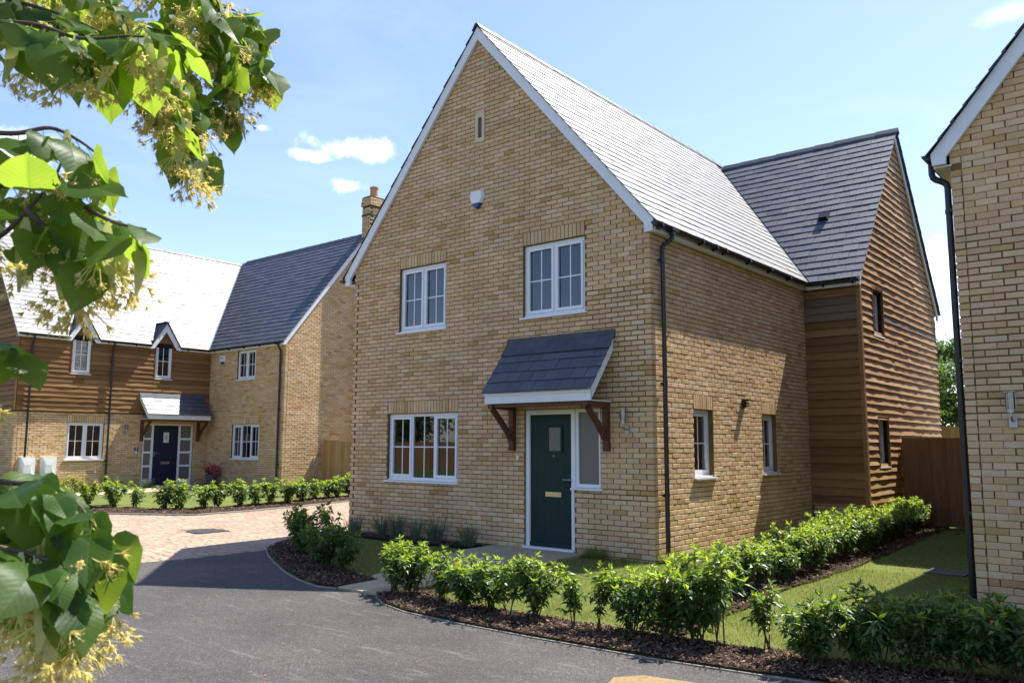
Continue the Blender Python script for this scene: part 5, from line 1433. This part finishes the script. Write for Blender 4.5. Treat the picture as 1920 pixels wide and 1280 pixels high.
# ------------------------------------------------------------------ trees
def tree(name, x, y, h, w, label, seed, n=5200, z=0.0, leaf=.15, group=None, m=None):
    r = random.Random(seed); t = thing(name, (x, y, z), label, 'tree', group)
    base = Vector((x, y, z)); mb = MB(); tr = MB()
    tops = []
    top = base + Vector((r.uniform(-.2, .2), r.uniform(-.2, .2), h*.62))
    tr.tube([base+Vector((0, 0, -.2)), base+Vector((.03, 0, h*.25)), top], [h*.026, h*.02, h*.008], 8)
    clumps = []
    for i in range(26):
        a = r.uniform(0, 6.28); zz = r.uniform(.22, .97); rad = w*.5*sqrt(max(.05, 1-((zz-.52)/.52)**2))*r.uniform(.35, 1.0)
        c = base + Vector((cos(a)*rad, sin(a)*rad, h*zz)); clumps.append((c, w*r.uniform(.13, .24)))
        s = base + Vector((0, 0, h*max(.18, zz*.62-.05))); tr.tube([s, (s+c)/2+Vector((0, 0, -.1)), c], [h*.008, h*.005, h*.002], 5, caps=False)
    for i in range(n):
        c, rad = clumps[r.randrange(len(clumps))]; d = rv(r).normalized(); p = c + Vector((d.x, d.y, d.z*.75))*rad*(r.random()**.4)
        leaf_quad(mb, p, d+rv(r, .7)+Vector((0, 0, -.3)), Vector((0, 0, 1))+rv(r, .8), leaf*r.uniform(.6, 1.3), leaf*.6)
    tr.build('trunk', M.bark, t); mb.build('crown', m or M.treeleaf, t, kind='stuff')
    return t
tree('garden_tree', -2.6, 27.5, 6.3, 3.2, 'taller airy tree beyond the fence, between the clad gable and the right house', 41, 6500, leaf=.15)
tree('garden_tree', -.5, 25.5, 5.0, 4.2, 'round leafy tree over the far fence, lower than the airy one', 42, 14000, leaf=.15)
tree('garden_tree', 2.6, 26.5, 4.8, 4.6, 'leafy tree half hidden behind the downpipe of the right house', 43, 9000, leaf=.15)
# across the road, seen only as reflections in the front windows
fence('brown board fence across the road, reflected in the ground floor window', (-46, -27), (-10, -25), 1.95, M.fence, bw=.2, z=-.14)
for i, (x, y, h) in enumerate([(-44, -33, 9), (-37, -31, 8), (-30, -33, 8.5), (-23, -31, 7), (-16, -31.5, 8)]):
    tree('roadside_tree', x, y, h, h*.85, f'tree across the road reflected in the front windows, {ORD[i]} from the left', 60+i, 2600, leaf=.34, z=-.1, group='trees across the road')

# ------------------------------------------------------------------ lime tree leaning into the view from the left
def at(px, py, z): return CAM + (_fwd + _right*((px-960)/FPX) - _up*((py-640)/FPX))*z
TB = CAM - _fwd*0.5 - _right*3.4
LT = thing('lime_tree', (TB.x, TB.y, gz(TB.x, TB.y)), 'flowering lime tree whose leafy twigs hang into the left of the view', 'tree')
tb = Vector((TB.x, TB.y, gz(TB.x, TB.y)-.1))
mb = MB(); mb.tube([tb, tb+Vector((.02, 0, .4)), tb+Vector((.0, .03, 1.6)), tb+Vector((.06, 0, 3.2)), tb+Vector((.1, .1, 4.8))], [.17, .13, .115, .085, .05], 14); mb.build('trunk', M.bark, LT, smooth=True)
def lime_leaf_mesh(seed):
    """heart-shaped toothed leaf, unit size: stalk at the origin, tip at +Y"""
    r = random.Random(seed); n = 13; curl = r.uniform(-.05, .42); cup = r.uniform(.02, .30); side = r.uniform(-.10, .10); r_fold = r.uniform(.05, .28)
    prof = [(0, .0), (.10, -.055), (.24, -.075), (.36, -.01), (.435, .10), (.465, .23), (.45, .37), (.40, .51), (.32, .65), (.215, .78), (.11, .89), (.04, .96), (0, 1.04)]
    def z(x, y): return -curl*y*y - cup*x*x*1.6 + .035*sin(7*y+seed)*abs(x)*2.6 + abs(x)*r_fold
    vs = []; fs = []
    mid = [(0, y) for (x, y) in prof]
    for sgn in (1, -1):
        o = len(vs)
        for i, (x, y) in enumerate(prof):
            tooth = (1+.035*(1 if i % 2 else -1)) if 1 < i < 11 else 1
            X = sgn*x*tooth; my = max(0, min(1.04, y*1.0 if i > 2 else 0))
            vs.append((X+side*y*y, y, z(X, y)))
            vs.append((X*.5+side*my*my, (y+my)*.5+.0, z(X*.5, (y+my)*.5)))
            vs.append((side*my*my, my, z(0, my)-.0))
        for i in range(len(prof)-1):
            a = o+i*3; b = a+3
            for k in (0, 1):
                f = (a+k, b+k, b+k+1, a+k+1)
                fs.append(f if sgn > 0 else f[::-1])
    s = 1.0
    return vs, fs
LEAF = []
for k in range(12):
    vs, fs = lime_leaf_mesh(k)
    sc_ = .088
    vs = [(x*sc_, y*sc_, z_*sc_) for x, y, z_ in vs]
    fs = [tuple(dict.fromkeys(f)) for f in fs]
    n0 = len(vs)
    pet = MB(); pet.v = vs; pet.f = [list(f) for f in fs]; pet.tube([(0, 0, 0), (0, -.018, .001), (0, -.038, .0)], .0009, 4, caps=False)
    LEAF.append(new_mesh('leaf', pet.v, pet.f, M.limeleaf, smooth=True))
BRACT = []
for k in range(4):
    r = random.Random(70+k); mb = MB(); n = 7; tw = r.uniform(-1.2, 1.2); bend = r.uniform(-.02, .03)
    for i in range(n+1):
        t = i/n; w = .0085*(sin(pi*min(1, t*1.02+.03))**.55 if t < .98 else .25); a = tw*t; y = .092*t; z_ = bend*sin(pi*t)
        mb.v += [(-w*cos(a), y, z_-w*sin(a)), (0, y, z_-.0012), (w*cos(a), y, z_+w*sin(a))]
    for i in range(n):
        q = i*3; mb.f += [[q, q+1, q+4, q+3], [q+1, q+2, q+5, q+4]]
    BRACT.append(new_mesh('bract', mb.v, mb.f, M.bract, smooth=True))
FLOW = []
for k in range(4):
    r = random.Random(80+k); mb = MB()
    for i in range(11):
        d = Vector((r.uniform(-.8, .8), r.uniform(.35, 1.1), r.uniform(-.8, .8))).normalized(); e = d*r.uniform(.022, .042)
        st_ = Vector((0, .006, 0)); sd = d.cross(Vector((.3, .2, 1))).normalized()*.0006
        mb.add([st_-sd, st_+sd, e+sd, e-sd], [(0, 1, 2, 3)])
        b1 = d.cross(Vector((.1, .9, .4))).normalized(); b2 = d.cross(b1)
        for p in range(5):
            a = p*1.2566+i; c = (b1*cos(a)+b2*sin(a)); c2 = b1*cos(a+.55)+b2*sin(a+.55); c3 = b1*cos(a-.55)+b2*sin(a-.55)
            mb.add([e, e+c2*.0030+d*.004, e+c*.0052+d*.008, e+c3*.0030+d*.004], [(0, 1, 2, 3)])
        for p in range(9):
            q = e + d*.008 + rv(r, .006); sd2 = b1*.0011; mb.add([e-sd2, e+sd2, q], [(0, 1, 2)]); mb.add([q-b1*.0013, q+b2*.0013, q+b1*.0013, q-b2*.0013], [(0, 1, 2, 3)])
    FLOW.append(new_mesh('flower_cluster', mb.v, mb.f, M.flower))
def place(me, name, p, d, n, s, parent):
    d = d.normalized(); x = d.cross(n).normalized(); nn = x.cross(d)
    o = bpy.data.objects.new(name, me); o.parent = parent
    m_ = Matrix((x, d, nn)).transposed().to_4x4(); m_ = m_ @ Matrix.Scale(s, 4)
    o.matrix_local = Matrix.Translation(p-parent_loc(parent)) @ m_
    col.objects.link(o); return o
DOWN = Vector((0, 0, -1)); UP = Vector((0, 0, 1))
TW = [ # screen-side description of each twig, turned into real points: (points, leaf scale, leaf count, blossoms, face)
 ([(-260, 60, 1.6), (-60, 45, 1.42), (60, 45, 1.40), (150, 72, 1.38), (240, 68, 1.40), (330, 72, 1.42)], 1.08, 13, 5, .0),
 ([(-300, -160, 1.8), (20, -80, 1.7), (180, -10, 1.7), (270, 80, 1.7), (330, 160, 1.75), (350, 205, 1.8), (362, 260, 1.8), (356, 285, 1.8)], .92, 20, 12, .1),
 ([(-200, -240, 2.2), (180, -120, 2.1), (350, -30, 2.0), (420, 40, 2.0), (470, 90, 2.0), (505, 130, 2.0)], .95, 17, 8, .2),
 ([(-100, -260, 2.1), (250, -130, 2.0), (385, -30, 1.9), (420, 60, 1.9), (432, 140, 1.9), (415, 205, 1.9)], .9, 17, 9, .1),
 ([(-300, -130, 1.8), (60, -90, 1.65), (200, -20, 1.6), (250, 80, 1.6), (292, 150, 1.65), (330, 235, 1.7)], .95, 16, 8, .0),
 ([(-300, -80, 2.1), (60, -40, 1.95), (200, 30, 1.9), (300, 60, 1.9), (400, 100, 1.95)], .95, 15, 6, .1),
 ([(-260, -60, 1.7), (-60, -20, 1.5), (40, 5, 1.5), (120, 30, 1.5), (190, 60, 1.5)], 1.0, 11, 4, .0),
 ([(-200, -200, 2.3), (200, -90, 2.2), (330, -10, 2.2), (440, 20, 2.2), (490, 50, 2.2)], 1.0, 14, 4, .2),
 ([(-200, -180, 2.4), (60, -60, 2.3), (180, 20, 2.3), (300, 50, 2.3), (400, 60, 2.3)], 1.0, 12, 3, .1),
 ([(-260, 20, 2.0), (-60, 0, 1.9), (60, 80, 1.85), (120, 95, 1.85), (180, 105, 1.85)], 1.0, 9, 3, .1),
 ([(-100, -260, 2.2), (300, -100, 2.1), (325, 40, 2.05), (330, 120, 2.0), (338, 185, 1.95)], .95, 12, 6, .1),
 ([(-260, 230, 1.45), (-60, 245, 1.28), (30, 250, 1.25), (95, 240, 1.25), (150, 265, 1.25), (195, 300, 1.27)], 1.02, 9, 4, .1),
 ([(-260, 520, 1.4), (-60, 462, 1.22), (0, 443, 1.20), (50, 395, 1.20), (104, 330, 1.22), (128, 262, 1.25)], 1.05, 8, 2, .2),
 ([(104, 330, 1.22), (150, 380, 1.22), (210, 415, 1.2), (275, 430, 1.2)], 1.05, 9, 5, .2),
 ([(50, 395, 1.2), (92, 432, 1.2), (140, 455, 1.2), (180, 482, 1.2)], .95, 8, 5, .1),
 ([(-200, 400, 1.4), (-60, 360, 1.3), (20, 350, 1.28), (70, 372, 1.28)], 1.0, 6, 3, .2),
 ([(-260, 680, 1.3), (-60, 645, 1.17), (-20, 640, 1.15), (30, 655, 1.15)], .80, 4, 2, .6),
 ([(-260, 950, 1.25), (-60, 900, 1.12), (20, 905, 1.1), (90, 910, 1.1), (145, 945, 1.1), (180, 990, 1.1)], 1.0, 14, 3, .9),
 ([(-260, 1010, 1.3), (-60, 965, 1.18), (20, 970, 1.15), (110, 995, 1.15), (165, 1040, 1.15), (200, 1085, 1.15)], 1.0, 15, 6, .9),
 ([(-260, 1090, 1.2), (-60, 1030, 1.08), (40, 1035, 1.05), (105, 1060, 1.05), (140, 1095, 1.05)], .98, 12, 7, .9),
 ([(-260, 1160, 1.3), (-60, 1090, 1.22), (20, 1085, 1.2), (90, 1105, 1.2), (140, 1130, 1.2)], .95, 9, 6, .8),
]
rl = random.Random(123)
hubs = []
for pts, lsz, nl, nb, face in TW:
    mid = 200 < pts[1][1] < 560 or 200 < pts[0][1] < 560
    nl = int(nl*(1.35 if mid else 2.6)); nb = int(nb*(.8 if face > .5 else 1.05 if mid else 1.6)); lsz *= (.76 if mid else .84)
    if face > .5: lsz *= .88; nl = int(nl*.95)
    P = [at(*p) for p in pts]; mb = MB(); n = len(P)
    # smooth the twig
    Q = []
    for i in range(n-1):
        a, b, c, d = P[max(i-1, 0)], P[i], P[i+1], P[min(i+2, n-1)]
        for k in range(5):
            t = k/5; Q.append(.5*((2*b)+(c-a)*t+(2*a-5*b+4*c-d)*t*t+(-a+3*b-3*c+d)*t**3))
    Q.append(P[-1]); m_ = len(Q)
    mb.tube(Q, [.0055*(1-.78*i/m_) for i in range(m_)], 7)
    br = mb.build('branch', M.bark, LT, smooth=True)
    if pts[0][0] < -90: hubs.append(P[0])
    i0 = next(i for i, q in enumerate(Q) if (project(q) or (-999, 0))[0] > -110 or i == m_-1)
    if pts[0][1] < -90: i0 = max(i0, next(i for i, q in enumerate(Q) if (project(q) or (0, -999))[1] > -110 or i == m_-1))
    for k in range(nl):
        t = (k+.6)/nl; f = i0 + (m_-1-i0)*t; i = min(int(f), m_-2); p = Q[i] + (Q[i+1]-Q[i])*(f-i); tan = (Q[i+1]-Q[i]).normalized()
        sd = tan.cross(UP).normalized()*(1 if k % 2 else -1)
        d = sd*rl.uniform(.25, .9) + tan*rl.uniform(.1, .7) + DOWN*rl.uniform(.15, 1.1) + rv(rl, .25)
        toc = (CAM-p).normalized()
        nrm_ = UP*rl.uniform(.5, 1.1) + toc*(face*rl.uniform(.4, 1.0) + rl.uniform(-.35, .35)) + rv(rl, .38)
        s = lsz*rl.uniform(.6, 1.22)
        q = p + d.normalized()*.04*s
        place(LEAF[rl.randrange(12)], 'leaf', q, d, nrm_, s, br)
    for k in range(nb):
        t = (k+.5)/nb; t = .45+.55*t if face > .5 else t; f = i0 + (m_-1-i0)*t; i = min(int(f), m_-2); p = Q[i] + (Q[i+1]-Q[i])*(f-i)
        d = DOWN + rv(rl, .38); toc = (CAM-p).normalized(); s = rl.uniform(.9, 1.3)
        p = p + rv(rl, .018)
        place(BRACT[rl.randrange(4)], 'bract', p, d, toc+rv(rl, .8), s, br)
        place(FLOW[rl.randrange(4)], 'flower_cluster', p + d.normalized()*.062*s + rv(rl, .012), d+rv(rl, .3), rv(rl), s*rl.uniform(.9, 1.25), br)
        if rl.random() < .75: place(FLOW[rl.randrange(4)], 'flower_cluster', p + d.normalized()*.035*s + rv(rl, .03), d+rv(rl, .4), rv(rl), s, br)
# limbs from the trunk to where the twigs start, and the crown above and outside the view
for lo, hi, zt in ((-9, 1.35, .95), (1.35, 2.05, 1.75), (2.05, 2.6, 2.3), (2.6, 9, 2.9)):
    hs = [h for h in hubs if lo <= h.z-tb.z-.1 < hi]
    if not hs: continue
    c = sum(hs, Vector((0, 0, 0)))/len(hs); s = tb+Vector((.02, .01, zt+.0)); k = s+(c-s)*.8
    mb = MB(); w_ = .45 if zt < 1.2 else 1.0; mb.tube([s, s+(k-s)*.5+Vector((0, 0, -.25 if zt < 1.2 else .08)), k], [.05*w_, .032*w_, .018*w_], 9); lb_ = mb.build('limb', M.bark, LT, smooth=True)
    for h in hs:
        mb = MB(); mb.tube([k, (k+h)/2+Vector((0, 0, .02)), h], [.016, .010, .0056], 7); mb.build('twig', M.bark, lb_, smooth=True)
mb = MB(); k = 0
HEART = [(0, .03, 0), (.22, -.06, .03), (.43, .12, .06), (.42, .42, .05), (.22, .78, .0), (0, 1.03, -.10), (-.22, .78, .0), (-.42, .42, .05), (-.43, .12, .06), (-.22, -.06, .03)]
while k < 1100:
    p = at(rl.uniform(-1100, 560), rl.uniform(-1300, 100), rl.uniform(1.5, 2.9)); q = project(p)
    if q is None or (q[0] > -150 and q[1] > -150) or q[0] > 480 or p.z < 1.5: continue
    k += 1; d = (DOWN*.6+rv(rl, .9)).normalized(); x = d.cross(UP+rv(rl, .6)).normalized(); nz = x.cross(d); L_ = .088*rl.uniform(.65, 1.15)
    mb.add([p+(x*a+d*b+nz*c)*L_ for a, b, c in HEART] + [p+d*.45*L_-nz*.03*L_], [(i, (i+1) % 10, 10) for i in range(10)])
mb.build('crown', M.limeleaf, LT, kind='stuff')
